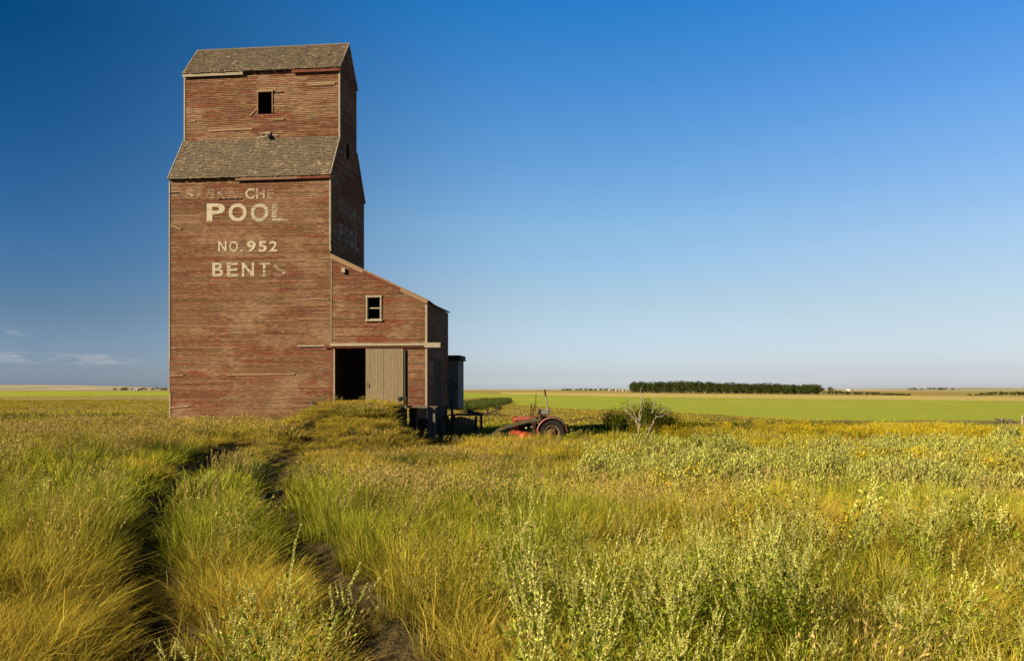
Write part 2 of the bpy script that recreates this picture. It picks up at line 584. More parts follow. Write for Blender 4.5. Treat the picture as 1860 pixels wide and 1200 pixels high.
def grid_mesh(name, X, Y, Z, mat):
    ny, nx = X.shape
    me = bpy.data.meshes.new(name)
    co = np.stack([X, Y, Z], -1).reshape(-1, 3).astype(np.float32)
    i = np.arange((ny - 1) * (nx - 1)); r = i // (nx - 1); c = i % (nx - 1); a = r * nx + c
    q = np.stack([a, a + 1, a + nx + 1, a + nx], -1).reshape(-1)
    me.vertices.add(len(co)); me.vertices.foreach_set('co', co.reshape(-1))
    me.loops.add(len(q)); me.loops.foreach_set('vertex_index', q.astype(np.int32))
    me.polygons.add(len(i)); me.polygons.foreach_set('loop_start', (np.arange(len(i)) * 4).astype(np.int32))
    me.polygons.foreach_set('use_smooth', np.ones(len(i), dtype=bool))
    me.update(); me.validate()
    me.materials.append(mat)
    o = bpy.data.objects.new(name, me); SC.collection.objects.link(o)
    return o


def ground_mat():
    m, t = mat_new("prairie_ground"); b = principled(t, .95, .08)
    n1 = noise(t, (.022, .06, .05), 6, .62, dist=.6)
    n2 = noise(t, (.5, .5, .5), 6, .68)
    n3 = noise(t, (3.5, 3.5, 3.5), 5, .7)
    c = mixc(t, maprange(t, n1.outputs[0], .38, .60), (.50, .37, .10), (.32, .30, .07))
    c = mixc(t, maprange(t, n2.outputs[0], .42, .66), c, (.13, .10, .04))
    c = mixc(t, maprange(t, n3.outputs[0], .4, .65, 0, .7), c, (.36, .27, .11))
    # soil and dead thatch shows where the tall grass stands close to the road
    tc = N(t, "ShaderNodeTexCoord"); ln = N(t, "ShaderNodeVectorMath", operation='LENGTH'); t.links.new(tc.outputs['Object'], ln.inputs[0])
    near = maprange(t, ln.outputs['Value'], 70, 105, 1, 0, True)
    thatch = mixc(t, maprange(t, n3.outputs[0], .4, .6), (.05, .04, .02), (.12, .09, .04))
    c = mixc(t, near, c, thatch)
    setcol(t, b, c)
    h = math_n(t, 'ADD', n3.outputs[0], math_n(t, 'MULTIPLY', n2.outputs[0], 2.0))
    bump(t, b, h, .8, .25)
    return m


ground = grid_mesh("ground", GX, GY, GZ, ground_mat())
tag(ground, kind='structure')


def sheet(name, poly, z, mat):
    me = bpy.data.meshes.new(name)
    me.from_pydata([(p[0], p[1], z) for p in poly], [], [tuple(range(len(poly)))])
    me.materials.append(mat); me.update()
    o = bpy.data.objects.new(name, me); SC.collection.objects.link(o)
    return tag(o, kind='structure')


def crop_mat(name, c1, c2, c3, rows=.35):
    m, t = mat_new(name); b = principled(t, .9, .1)
    n1 = noise(t, (.010, .022, .02), 6, .65, dist=.8); n2 = noise(t, (.12, .35, .2), 6, .7); n3 = noise(t, (1.5, 2.5, 1), 4, .7)
    c = mixc(t, maprange(t, n1.outputs[0], .35, .62), c1, c2)
    c = mixc(t, maprange(t, n2.outputs[0], .42, .70, 0, .75), c, c3)
    c = mixc(t, maprange(t, n3.outputs[0], .4, .7, 0, .5), c, tuple(q * .6 for q in c2))
    setcol(t, b, c); bump(t, b, n3.outputs[0], .8, .3)
    return m


near_edge = [(-230, 330), (-190, 405), (-70, 390), (-4, 262), (1.8, 152), (8.4, 126), (15, 120), (23, 107), (31, 74), (43, 60), (90, 36)]
far_px = [(1860, 727), (1500, 724), (1140, 720), (1000, 717), (915, 715)]
far_edge = [(340, 150)] + [ground_at(px, py, .3) for px, py in far_px] + [(-60, 900), (-320, 1250), (-900, 1500), (-1400, 1500)]
sheet("green_field", near_edge + far_edge, .07, crop_mat("green_crop", (.37, .425, .03), (.28, .36, .026), (.44, .45, .05)))
st_far = [(1860, 719), (1500, 717), (1150, 713.4), (1000, 712), (905, 711.5)]
st = [ground_at(px, py, .25) for px, py in far_px]
sheet("stubble_field", [(340, 150)] + st + [ground_at(px, py, .25) for px, py in st_far[::-1]] + [(560, 200)], .05,
      crop_mat("ripe_stubble", (.56, .46, .13), (.48, .40, .11), (.6, .5, .18)))

# far country: long low swells of farmland on the horizon
def far_mat():
    m, t = mat_new("far_farmland"); b = principled(t, .95, .05)
    n1 = noise(t, (.0011, .00055, .0), 3, .5); n2 = noise(t, (.004, .0016, .0), 3, .6); n3 = noise(t, (.012, .005, 0.02), 5, .6)
    c = mixc(t, maprange(t, n1.outputs[0], .42, .54), (.46, .40, .28), (.30, .30, .20))
    c = mixc(t, maprange(t, n2.outputs[0], .54, .60), c, (.56, .49, .37))
    c = mixc(t, maprange(t, n3.outputs[0], .60, .66), c, (.09, .10, .09))
    setcol(t, b, c); return m


def hills(name, prof, y0, y1):
    """prof: (photo column, photo row of the crest) at distance y1; land rises from the plain at y0"""
    px = np.linspace(prof[0][0], prof[-1][0], 90)
    top = np.interp(px, [p[0] for p in prof], [p[1] for p in prof])
    rows = []
    for k in range(12):
        f = k / 11
        y = y0 + (y1 - y0) * min(f * 1.15, 1.0) if k < 11 else y1 * 1.25
        xx = (px - 930) / F * y1 * (y / y1) ** 1.0
        hz = (HY - top) / F * y1 + CAMZ + 5 * (fbm(px * .03, px * 0 + 3, 5) - .5)
        zz = np.maximum(hz, 0) * (sst(np.array([min(f * 1.15, 1)]), 0, 1)[0] if k < 11 else 0.6) - .5
        rows.append(np.stack([xx, np.full_like(xx, y), zz], -1))
    A = np.array(rows)
    o = grid_mesh(name, A[..., 0], A[..., 1], A[..., 2], MAT['far'])
    return tag(o, kind='structure')


MAT['far'] = far_mat()
hills("low_hills", [(-400, 705), (-150, 700), (0, 698.5), (120, 699.2), (200, 700.5), (300, 704), (420, 707), (620, 708.5)], 2600, 6500)
hills("distant_rise", [(1380, 708.5), (1500, 706.5), (1600, 705.5), (1700, 704), (1860, 703.2), (2100, 702), (2400, 705)], 1500, 5200)
hills("horizon_swell", [(600, 708.5), (850, 707.2), (1000, 706.6), (1150, 707.0), (1400, 706.6), (1600, 707.5)], 3500, 9000)

# ------------------------------------------------------------------ the elevator
TH = math.atan(140 / F)
P0 = Vector((-330 / F * 44.0, 44.0, 0))
EL = empty("grain_elevator", (P0.x, P0.y, 0), -TH)
tag(EL, "tall weathered red wooden grain elevator with faded white lettering and attached driveway shed", "grain elevator")
CU, SU = math.cos(TH), math.sin(TH)


def fp(px, py, v=0.0):
    """measured photograph pixel -> (u, z) on the plane parallel to the front, v metres behind it"""
    t_ = (px - 930) / F
    x0 = P0.x + v * SU; y0 = P0.y + v * CU
    u = (t_ * y0 - x0) / (CU + t_ * SU)
    y = y0 - u * SU
    return u, CAMZ + (HY - py) / F * y


UL = fp(308.5, 500)[0]                   # left end of the tower
DEP = 6.6                                # depth of the tower
V1, V2, VR = 1.65, 4.95, 3.3             # cupola front, back, ridge
Z_E1 = fp(600, 313)[1]                   # lower eave
Z_C0 = fp(617, 248, V1)[1]
Z_E2 = fp(618, 120, V1)[1]
Z_R = fp(634, 82, VR)[1]
US = fp(775, 640)[0]                     # right end of the driveway shed
ZS0 = fp(601, 464)[1]; ZS1 = fp(772, 547)[1]
ZSILL = 2.38
EXP = .108


def wall(mb, org, al, nm, z0, z1, iv, exp=EXP, lo=1.2, hi=4.6, miss=.006, back=True, rmap=None):
    org = Vector(org); al = Vector(al); nm = Vector(nm)
    P = lambda s, z, d: (org.x + al.x * s + nm.x * d, org.y + al.y * s + nm.y * d, z)
    z = z0
    while z < z1 - .02:
        e = min(exp, z1 - z)
        a = iv(z + .002); b = iv(z + e - .002); c = iv(z + e * .5)
        if len(a) != len(c): a = c
        if len(b) != len(c): b = c
        for (a0, a1), (b0, b1) in zip(a, b):
            if a1 - a0 < .03: z_ok = False
            if back: mb.face([P(a0, z, -.012), P(a1, z, -.012), P(b1, z + e, -.012), P(b0, z + e, -.012)], .5, 1)
            s = a0; s_top = b0; first = True
            L = a1 - a0
            if L < .03: continue
            cuts = []
            q = a0 + rnd.uniform(.2, hi)
            while q < a1 - .25:
                cuts.append(q); q += rnd.uniform(lo, hi)
            pts = [(a0, b0)] + [(k, k) for k in cuts if b0 < k < b1] + [(a1, b1)]
            for (p, pt), (n, nt) in zip(pts[:-1], pts[1:]):
                r = rnd.random()
                if rnd.random() < miss: continue
                out = .024 + (rnd.random() ** 6) * .012
                sag0 = sag1 = 0
                if rnd.random() < .05: sag0 = rnd.uniform(-.014, .006)
                if rnd.random() < .05: sag1 = rnd.uniform(-.014, .006)
                g = .004
                A = P(p + g, z + sag0, out); B = P(n - g, z + sag1, out + rnd.uniform(-.003, .003)); C = P(nt - g, z + e + .004, .003); D = P(pt + g, z + e + .004, .003)
                mb.face([A, B, C, D], r)
                mb.face([P(p + g, z + sag0, -.01), P(n - g, z + sag1, -.01), B, A], r)
                if n < a1: mb.face([B, C, P(n - g, z, -.01)], r)
                if p > a0: mb.face([A, D, P(p + g, z, -.01)], r)
        z += exp


def minus(ivs, a, b):
    out = []
    for (p, q) in ivs:
        if b <= p or a >= q: out.append((p, q)); continue
        if a > p: out.append((p, a))
        if b < q: out.append((b, q))
    return out


FX = (1, 0, 0); BX = (0, -1, 0)

# front wall of the main tower
zb = 0.75
mb = MB()
wall(mb, (0, 0, 0), FX, BX, zb, Z_E1 - .05, lambda z: [(UL, -.0)], miss=.004)
mb.build("front_wall", [MAT['siding'], MAT['back']], EL)

# cupola front wall with its window
cw0 = fp(469, 168, V1); cw1 = fp(494.5, 206, V1)
def iv_c(z):
    r = [(UL, 0)]
    if cw1[1] < z < cw0[1]: r = minus(r, cw0[0], cw1[0])
    return r
mb = MB()
wall(mb, (0, V1, 0), FX, BX, Z_C0 - .25, Z_E2 - .02, iv_c, miss=.006, lo=.5, hi=3.4)
mb.build("cupola_front_wall", [MAT['siding_up'], MAT['back']], EL)

# end walls (gable outline shared by right and left end)
def iv_end(z):
    if z < Z_E1: return [(0, DEP)]
    if z < Z_C0:
        k = (z - Z_E1) / (Z_C0 - Z_E1); return [(V1 * k, DEP - (DEP - V2) * k)]
    if z < Z_E2: return [(V1, V2)]
    k = min((z - Z_E2) / (Z_R - Z_E2), 1); return [(V1 + (VR - V1) * k, V2 + (VR - V2) * k)]
def iv_right(z):
    r = iv_end(z)
    if 17.3 < z < 18.2: r = minus(r, 2.9, 3.35)
    return r
mb = MB()
wall(mb, (0, 0, 0), (0, 1, 0), (1, 0, 0), zb, Z_R - .03, iv_right)
mb.build("right_end_wall", [MAT['siding'], MAT['back']], EL)
mb = MB()
wall(mb, (UL, 0, 0), (0, 1, 0), (-1, 0, 0), zb, Z_R - .03, iv_end)
mb.build("left_end_wall", [MAT['siding'], MAT['back']], EL)
mb = MB()
wall(mb, (0, DEP, 0), FX, (0, 1, 0), zb, Z_E1 - .05, lambda z: [(UL, 0)])
wall(mb, (0, V2, 0), FX, (0, 1, 0), Z_C0 - .25, Z_E2 - .02, lambda z: [(UL, 0)])
mb.build("rear_wall", [MAT['siding'], MAT['back']], EL)

# shingled roofs: courses of separate shingles on a boarded deck
def roof(name, v_lo, z_lo, v_hi, z_hi, u0, u1, rows, ov=.30, thick=.05, wmin=.09, wmax=.2, jag=0.02):
    """plane from eave (v_lo, z_lo) up to (v_hi, z_hi); ov = run past the eave along the slope"""
    mb = MB()
    d = Vector((0, v_hi - v_lo, z_hi - z_lo)); L = d.length; d /= L
    n = Vector((0, -d.z, d.y))
    if n.z < 0: n = -n
    base = Vector((0, v_lo, z_lo)) - d * ov
    L += ov
    # deck
    dk = lambda u, s, o: Vector((u, 0, 0)) + base + d * s + n * o
    for (o0, o1) in ((0, thick),):
        c = [dk(u0, 0, o0), dk(u1, 0, o0), dk(u1, L, o0), dk(u0, L, o0)]
        e = [dk(u0, 0, o1), dk(u1, 0, o1), dk(u1, L, o1), dk(u0, L, o1)]
        for q in ((0, 1, 2, 3),): mb.face([c[k] for k in q], .5, 1)
        mb.face([e[k] for k in (0, 1, 2, 3)], .5, 1)
        for a, b in ((0, 1), (1, 2), (2, 3), (3, 0)): mb.face([c[a], c[b], e[b], e[a]], .5, 1)
    ex = L / rows
    for k in range(rows):
        s0 = k * ex - (.03 if k == 0 else 0)
        u = u0 - .01
        while u < u1:
            w = rnd.uniform(wmin, wmax); u2 = min(u + w, u1 + .01)
            if rnd.random() > .012:
                r = rnd.random(); lift = thick + .026 + rnd.random() ** 3 * .022; sj = s0 + rnd.uniform(-jag, jag)
                s1 = min(s0 + ex * 1.25, L)
                A = dk(u + .003, sj, lift); B = dk(u2 - .003, sj, lift); C = dk(u2 - .003, s1, thick + .004); D = dk(u + .003, s1, thick + .004)
                mb.face([A, B, C, D], r)
                mb.face([dk(u + .003, sj, thick), dk(u2 - .003, sj, thick), B, A], r)
                mb.face([B, C, dk(u2 - .003, sj, thick)], r); mb.face([A, D, dk(u + .003, sj, thick)], r)
            u = u2
    return mb.build(name, [MAT['shingle'], MAT['oldgrey']], EL)


roof("cupola_roof", V1, Z_E2, VR, Z_R, UL - .06, .06, 22, ov=.20)
roof("cupola_rear_roof", V2, Z_E2, VR, Z_R, UL - .06, .06, 12, ov=.20)
roof("lower_roof", 0, Z_E1, V1 + .02, Z_C0, UL - .06, .06, 25, ov=.22)
roof("lower_rear_roof", DEP, Z_E1, V2 - .02, Z_C0, UL - .06, .06, 14, ov=.22)

# ridge cap
mb = MB()
for s in (-1, 1):
    dz = -(Z_R - Z_E2); dv = (V1 - VR) if s < 0 else (V2 - VR); L = math.hypot(dz, dv)
    u = UL - .08
    while u < .08:
        u2 = min(u + rnd.uniform(1.5, 3), .08)
        p = [Vector((u, VR, Z_R + .135)), Vector((u2, VR, Z_R + .135 + rnd.uniform(-.01, .01))), Vector((u2, VR + dv / L * .14, Z_R + .125 + dz / L * .14)), Vector((u, VR + dv / L * .14, Z_R + .125 + dz / L * .14))]
        mb.face(p, rnd.random()); u = u2
mb.bar((UL - .08, VR, Z_R + .05), (.08, VR, Z_R + .05), .05, .12)
mb.build("ridge_cap", MAT['oldgrey'], EL)

# fascia boards along the eaves: partly fallen away, rafter ends showing
def fascia(name, v, z, parts, drop=.20, toff=0.0):
    mb = MB(); mr = MB()
    for (a, b, kind) in parts:
        if kind == 'gap':
            u = a + .15
            while u < b:
                mr.bar((u, v + .30, z + .34), (u, v - .13, z - .08), .05, .10, None, 0, (1, 0, 0)); u += .61
        else:
            m = mb
            m.box((a, v - .155, z - drop * rnd.uniform(.85, 1)), (b, v - .13, z + .05), None, {'red': 1, 'dull': 2}.get(kind, 0))
            m.box((a, v - .13, z - drop * .5), (b, v - .02, z - drop * .5 + .03), None, 0)
    f = mb.split(name, [MAT['trim'], MAT['trim_red'], MAT['dull']], EL)
    if mr.v: mr.split("rafter_end", MAT['oldgrey'], EL)
    return f


g0 = fp(443, 120, V1)[0]; g1 = fp(531, 120, V1)[0]
fascia("cupola_fascia", V1, Z_E2 - .14, [(UL - .05, g0, 'pale'), (g0, g1, 'gap'), (g1, .05, 'red')])
g0 = fp(429, 315)[0]; g2 = fp(541, 315)[0]
fascia("lower_fascia", 0, Z_E1 - .16, [(UL - .05, g0, 'gap'), (g0, g2, 'dull'), (g2, .05, 'red')])
# loose pale batten left under the eaves
mb = MB()
mb.bar((fp(443, 128, V1)[0], V1 - .03, fp(443, 127, V1)[1]), (g1 - .2, V1 - .03, fp(531, 123, V1)[1] - .02), .03, .11)
mb.bar((UL + .1, -.035, fp(312, 324)[1]), (fp(425, 321)[0], -.035, fp(425, 321)[1]), .03, .10)
mb.bar((fp(430, 321)[0], -.035, fp(430, 321)[1]), (fp(545, 317)[0], -.035, fp(545, 318)[1]), .03, .06)
mb.split("eave_batten", MAT['rawwood'], EL)

# corner boards
mb = MB()
cb = .085
for (ua, sgn) in ((0, 1), (UL, -1)):
    x0, x1 = (ua - cb + .03, ua + .035) if sgn > 0 else (ua - .035, ua + cb - .03)
    mb.box((x0, V1 - .042, Z_C0 - .15), (x1, V1 - .002, Z_E2 - .18), .2)
    mb.box((ua + (.002 if sgn > 0 else -.037), V1 - .0, Z_C0), (ua + (.037 if sgn > 0 else -.002), V1 + .09, Z_E2 - .05), .2)
zc = fp(600, 437)[1]
mb.box((-cb + .03, -.046, zc), (.035, -.002, Z_E1 - .3), .1)
mb.box((.0, 0.0, zc), (.037, .09, Z_E1 - .05), .1)
mb.bar((-.02, -.03, zc - .02), (.03, -.06, fp(600, 456)[1]), .07, .03, .3)
zl1 = fp(308, 655)[1]; zl2 = fp(308, 714)[1]
mb.box((UL - .035, -.046, zl1), (UL + cb - .05, -.002, Z_E1 - .3), .1)
mb.bar((UL + .0, -.03, zb), (UL + .03, -.03, zl2), .08, .03, .4)
mb.split("corner_board", MAT['trim'], EL)
# rake boards on the right gable
mb = MB()
for (a, b) in (((V1 - .1, Z_E2 - .12), (VR, Z_R + .03)), ((V2 + .1, Z_E2 - .12), (VR, Z_R + .03)), ((-.12, Z_E1 - .14), (V1, Z_C0 + .02)), ((DEP + .12, Z_E1 - .14), (V2, Z_C0 + .02))):
    mb.bar((.048, a[0], a[1]), (.048, b[0], b[1]), .04, .13, .9)
    mb.bar((UL - .048, a[0], a[1]), (UL - .048, b[0], b[1]), .04, .13, .3)
for k in range(9):   # curled shingle ends on the left rake
    f = k / 9; mb.box((UL - .12, V1 * f, Z_E1 + (Z_C0 - Z_E1) * f + .02), (UL - .02, V1 * f + .13, Z_E1 + (Z_C0 - Z_E1) * f + .09), .1)
mb.split("rake_board", MAT['trim'], EL)

# windows ------------------------------------------------------------
def window(u0, z0, u1, z1, v, muntin=False, name="window", wid=.07, sill=True, mat='trim'):
    mb = MB()
    mb.box((u0 - wid, v - .06, z0 - .0), (u0, v + .02, z1), .2)
    mb.box((u1, v - .06, z0 - .0), (u1 + wid, v + .02, z1), .1)
    mb.box((u0 - wid - .03, v - .07, z1), (u1 + wid + .03, v + .02, z1 + .11), .3)
    if sill: mb.box((u0 - wid - .05, v - .10, z0 - .10), (u1 + wid + .05, v + .02, z0), .15)
    # reveal
    mb.box((u0 - .02, v + .02, z0 - .02), (u0, v + .12, z1 + .02), .8); mb.box((u1, v + .02, z0 - .02), (u1 + .02, v + .12, z1 + .02), .8)
    w = mb.build(name, MAT[mat], EL)
    if muntin:
        s = MB(); zm = (z0 + z1) / 2 + .02
        s.box((u0, v + .03, zm - .035), (u1, v + .06, zm + .035), .1)
        s.box((u0, v + .03, z0), (u0 + .04, v + .06, z1), .3); s.box((u1 - .04, v + .03, z0), (u1, v + .06, z1), .3)
        s.box((u0 + .04, v + .03, z1 - .04), (u1 - .04, v + .06, z1), .3); s.box((u0 + .04, v + .03, z0), (u1 - .04, v + .06, z0 + .05), .3)
        s.build("sash", MAT['trim'], w)
    return w


window(cw0[0], cw1[1], cw1[0], cw0[1], V1, wid=.045, name="cupola_window", sill=False, mat='rawwood')
sw0 = fp(667.5, 540); sw1 = fp(691, 580)
window(sw0[0], sw1[1], sw1[0], sw0[1], 0, True, name="shed_window")

# driveway shed --------------------------------------------------------
d0 = fp(608, 634); d1 = fp(739, 634)
ZD = d0[1]
zsh = lambda u: ZS0 + (ZS1 - ZS0) * u / US
def iv_shed(z):
    um = US
    if z > ZS1: um = US * (z - ZS0) / (ZS1 - ZS0)
    r = [(0.0, um)]
    if z < ZD: r = minus(r, d0[0], d1[0])
    if sw1[1] < z < sw0[1]: r = minus(r, sw0[0], sw1[0])
    return r
ZB = fp(755, 740)[1]
mb = MB()
wall(mb, (0, 0, 0), FX, BX, ZB, ZS0 - .04, iv_shed, miss=.003)
mb.build("shed_front_wall", [MAT['siding_shed'], MAT['back']], EL)
mb = MB()
wall(mb, (US, 0, 0), (0, 1, 0), (1, 0, 0), ZB, ZS1 - .02, lambda z: minus([(0, DEP)], 2.2, 3.9) if z < ZB + 2.9 else [(0, DEP)])
mb.build("shed_end_wall", [MAT['siding_shed'], MAT['back']], EL)
mb = MB()
wall(mb, (0, DEP, 0), FX, (0, 1, 0), ZB, ZS0 - .05, lambda z: [(0, US if z <= ZS1 else US * (z - ZS0) / (ZS1 - ZS0))])
mb.build("shed_rear_wall", [MAT['siding_shed'], MAT['back']], EL)
# plank door in the shaded end
mb = MB()
v = 2.2
while v < 3.88:
    w_ = min(.17, 3.9 - v); mb.box((US - .05, v + .004, ZB), (US + .012, v + w_ - .004, ZB + 2.88)); v += w_
dd = mb.build("end_door", MAT['darkwood'], EL)
mb = MB()
mb.box((US + .012, 2.1, ZB + 2.88), (US + .05, 4.0, ZB + 3.0), .2); mb.box((US + .012, 2.08, ZB), (US + .05, 2.2, ZB + 2.88), .4); mb.box((US + .012, 3.9, ZB), (US + .05, 4.02, ZB + 2.88), .4)
mb.bar((US + .03, 2.2, ZB + .9), (US + .03, 3.9, ZB + 1.9), .03, .12)
mb.build("door_frame", MAT['oldgrey'], EL)
# shed roof, sagging a little toward the back
mb = MB()
nU, nV = 14, 6
def rp(i, j, o=0.0):
    u = -.0 + (US + .12) * i / nU; vv = -.10 + (DEP + .22) * j / nV
    z = zsh(u) + .05 - .10 * math.sin(math.pi * j / nV) * (i / nU) + o
    return (u, vv, z)
for i in range(nU):
    for j in range(nV):
        mb.face([rp(i, j, .08), rp(i + 1, j, .08), rp(i + 1, j + 1, .08), rp(i, j + 1, .08)], rnd.random())
        mb.face([rp(i, j), rp(i + 1, j), rp(i + 1, j + 1), rp(i, j + 1)], rnd.random())
for i in range(nU):
    mb.face([rp(i, 0), rp(i + 1, 0), rp(i + 1, 0, .08), rp(i, 0, .08)], .4); mb.face([rp(i, nV), rp(i + 1, nV), rp(i + 1, nV, .08), rp(i, nV, .08)], .4)
for j in range(nV): mb.face([rp(nU, j), rp(nU, j + 1), rp(nU, j + 1, .08), rp(nU, j, .08)], .4)
mb.build("shed_roof", MAT['shingle'], EL)
mb = MB()
for (a, b, c, off) in ((0.02, 1.9, 0, 0), (1.9, 2.05, 1, -.01), (2.05, 4.1, 1, 0), (4.1, US + .05, 0, 0)):
    mb.bar((a, -.065, zsh(a) - .05 + off), (b, -.065, zsh(b) - .05 + off), .035, .17, None, c)
mb.bar((.0, -.11, zsh(0) + .075), (US + .12, -.11, zsh(US + .12) + .075), .03, .06, .2)
mb.split("shed_rake_board", [MAT['rawwood'], MAT['trim_red']], EL)
mb = MB()
mb.box((US - .07, -.044, ZB), (US + .035, -.002, ZS1 - .2), .1)
mb.box((US + .0, .0, ZB), (US + .037, .08, ZS1 - .1), .3)
us = fp(602, 560)[0]
mb.box((us - .025, -.042, ZD + .35), (us + .02, -.002, ZS0 - .1), .1)
mb.split("shed_corner_board", MAT['trim'], EL)

# door track across the front
mb = MB()
ta = fp(601, 623)[0]; tb = fp(771, 623)[0]; tc_ = fp(801, 623)[0]
zt = fp(601, 623.5)[1]; zt2 = fp(601, 628.5)[1]; zt3 = fp(601, 632)[1]
mid = fp(676, 623)[0]
mb.box((ta, -.17, zt2), (mid - .01, -.045, zt), .05, 0); mb.box((mid, -.172, zt2), (tb, -.045, zt - .012), .3, 0)
mb.box((ta - .35, -.11, zt3), (tb + .02, -.046, zt2 - .003), .5, 1)
mb.box((tb + .02, -.19, zt3 + .0), (tc_, -.04, zt), .1, 0)
mb.bar((fp(541, 628)[0], -.06, fp(541, 628.5)[1]), (fp(590, 627)[0], -.05, fp(590, 628)[1]), .05, .07, .2, 0)
mb.bar((fp(583, 629)[0], -.05, fp(583, 628)[1]), (fp(601, 629)[0], -.06, fp(601, 631)[1]), .03, .06, .6, 1)
mb.split("door_track", [MAT['trim'], MAT['trim_red']], EL)

# door opening: jambs, header
mb = MB()
mb.box((d0[0] - .16, -.05, .9), (d0[0] - .05, -.0, ZD + .03), .4, 1)
mb.box((d0[0] - .05, -.07, .9), (d0[0] + .02, .10, ZD), .1, 0)
mb.box((d1[0] - .05, .0, ZB), (d1[0], .10, ZD), .8, 1)
mb.split("door_jamb", [MAT['trim'], MAT['trim_red']], EL)
# sliding door leaf of upright boards
s0 = fp(665.5, 640)[0]; s1 = fp(733.5, 640)[0]
zdb = fp(700, 738)[1]; 
mb = MB(); u = s0
first = True
while u < s1 - .01:
    w_ = .07 if first else rnd.uniform(.13, .19); w_ = min(w_, s1 - u)
    if s1 - (u + w_) < .06: w_ = s1 - u
    mb.box((u + .004, -.135 - rnd.random() * .012, zdb - rnd.random() * .05), (u + w_ - .004, -.105, ZD + .01), .0 if first else rnd.random() * .8)
    u += w_; first = False
for z in (zdb + .35, (zdb + ZD) / 2, ZD - .25): mb.box((s0 + .02, -.104, z), (s1 - .02, -.075, z + .14), .5)
door = mb.build("sliding_door", MAT['grey'], EL)
mb = MB()
hx = s0 + .12; hz = fp(670, 699)[1]
mb.tube([(hx, -.15, hz - .14), (hx, -.20, hz - .10), (hx, -.20, hz + .10), (hx, -.15, hz + .14)], .014, 6)
mb.build("handle", MAT['iron'], door)
mb = MB()
mb.bar((fp(736, 640)[0], -.09, ZD), (fp(736, 640)[0], -.09, zdb - .1), .035, .03, .6)
mb.build("door_stop", MAT['oldgrey'], EL)

# floors and the dark inside
mb = MB()
mb.box((.02, .02, ZSILL - .2), (US - .02, DEP - .02, ZSILL - .04), .6)
mb.box((UL + .02, .03, 17.0), (-.02, DEP - .03, 17.1), .5) if False else None
mb.build("plank_floor", MAT['darkwood'], EL)
mb = MB()
mb.box((UL + .04, V1 + .04, Z_C0 - .1), (-.04, V2 - .04, Z_C0), .5)
mb.build("cupola_floor", MAT['darkwood'], EL)
mb = MB()
for u in (1.9, 3.7): mb.box((u, 2.6, ZSILL - .04), (u + .18, 2.78, 7.5), .5)
mb.box((.05, 3.3, ZSILL - .04), (US - .05, 3.36, 7.4), .5)
mb.build("inner_partition", MAT['darkwood'], EL)

# foundation and skirting under the shed
mb = MB()
for (a, b, z1) in ((fp(757, 745)[0], fp(775, 745)[0], ZB - .03),):
    mb.box((a, -.02, 1.6), (b, .3, z1), .4)
mb.build("concrete_pier", MAT['concrete'], EL)
mb = MB()
v = .3
while v < DEP - .05:
    w_ = rnd.uniform(.18, .26); mb.box((US - .12, v, -.1), (US - .06 + rnd.random() * .03, min(v + w_ - .012, DEP), ZB - .02)); v += w_
u = fp(741, 745)[0]
while u < US - .15:
    w_ = .24; mb.box((u, .28, -.1), (u + w_ - .01, .33, ZB - .02)); u += w_
for z in (.6, 1.3): mb.box((US - .03, .3, z), (US + .03, DEP, z + .16))
mb.box((UL + .03, .06, -.2), (-.03, .2, zb + .05), .5)
mb.build("foundation_skirt", MAT['darkwood'], EL)

# lettering ----------------------------------------------------------------
def glyph(ch, u0, z0, u1, z1, off, keep, mb, place, bold=.035):
    cu = bpy.data.curves.new("glyph", 'FONT'); cu.body = ch; cu.size = 1; cu.offset = bold; cu.resolution_u = 6
    tmp = bpy.data.objects.new("glyph", cu); SC.collection.objects.link(tmp)
    dg = bpy.context.evaluated_depsgraph_get()
    me = bpy.data.meshes.new_from_object(tmp.evaluated_get(dg))
    vs_ = np.array([v.co[:2] for v in me.vertices]); mn = vs_.min(0); mx_ = vs_.max(0)
    b = len(mb.v)
    for p in vs_:
        f = (p - mn) / (mx_ - mn)
        mb.v.append(place(u0 + (u1 - u0) * f[0], z0 + (z1 - z0) * f[1], off))
    for p in me.polygons:
        mb.f.append(tuple(b + k for k in p.vertices)); mb.r.append(keep); mb.m.append(0)
    bpy.data.objects.remove(tmp); bpy.data.curves.remove(cu); bpy.data.meshes.remove(me)


place_f = lambda u, z, o: (u, -o, z)
def word(name, letters, py0, py1, bold=.035):
    mb = MB()
    for (ch, a, b, keep) in letters:
        u0, z1 = fp(a, py0); u1, z0 = fp(b, py1)
        if ch == '.': z1 = z0 + .13
        glyph(ch, u0, z0, u1, z1, .034, keep, mb, place_f, bold)
    return mb.build(name, MAT['paint'], EL)


word("lettering", [('S', 337, 352, .60), ('A', 356, 371, .55), ('S', 376, 391, .60), ('K', 395.5, 409, .62), ('A', 414, 430, .55), ('T', 431, 443, .40), ('C', 446, 463, .78), ('H', 466, 481.5, .76),
                   ('E', 486, 498, .60), ('W', 503, 523, .36), ('A', 528, 543, .34), ('N', 548, 562, .32)], 343, 361, .018)
word("lettering", [('P', 376, 409, .92), ('O', 416, 448.5, .88), ('O', 456, 488, .78), ('L', 494.5, 524, .66)], 370, 402, .026)
word("lettering", [('N', 397, 412, .9), ('O', 417, 433, .84), ('.', 437.5, 441, .9), ('9', 449, 465, .98), ('5', 470, 485, .96), ('2', 489.5, 504, .9)], 438, 457, .022)
word("lettering", [('B', 386, 406, .82), ('E', 412.5, 433, .80), ('N', 440, 462, .86), ('T', 470, 491, .74), ('S', 497, 519, .58)], 477, 502, .020)
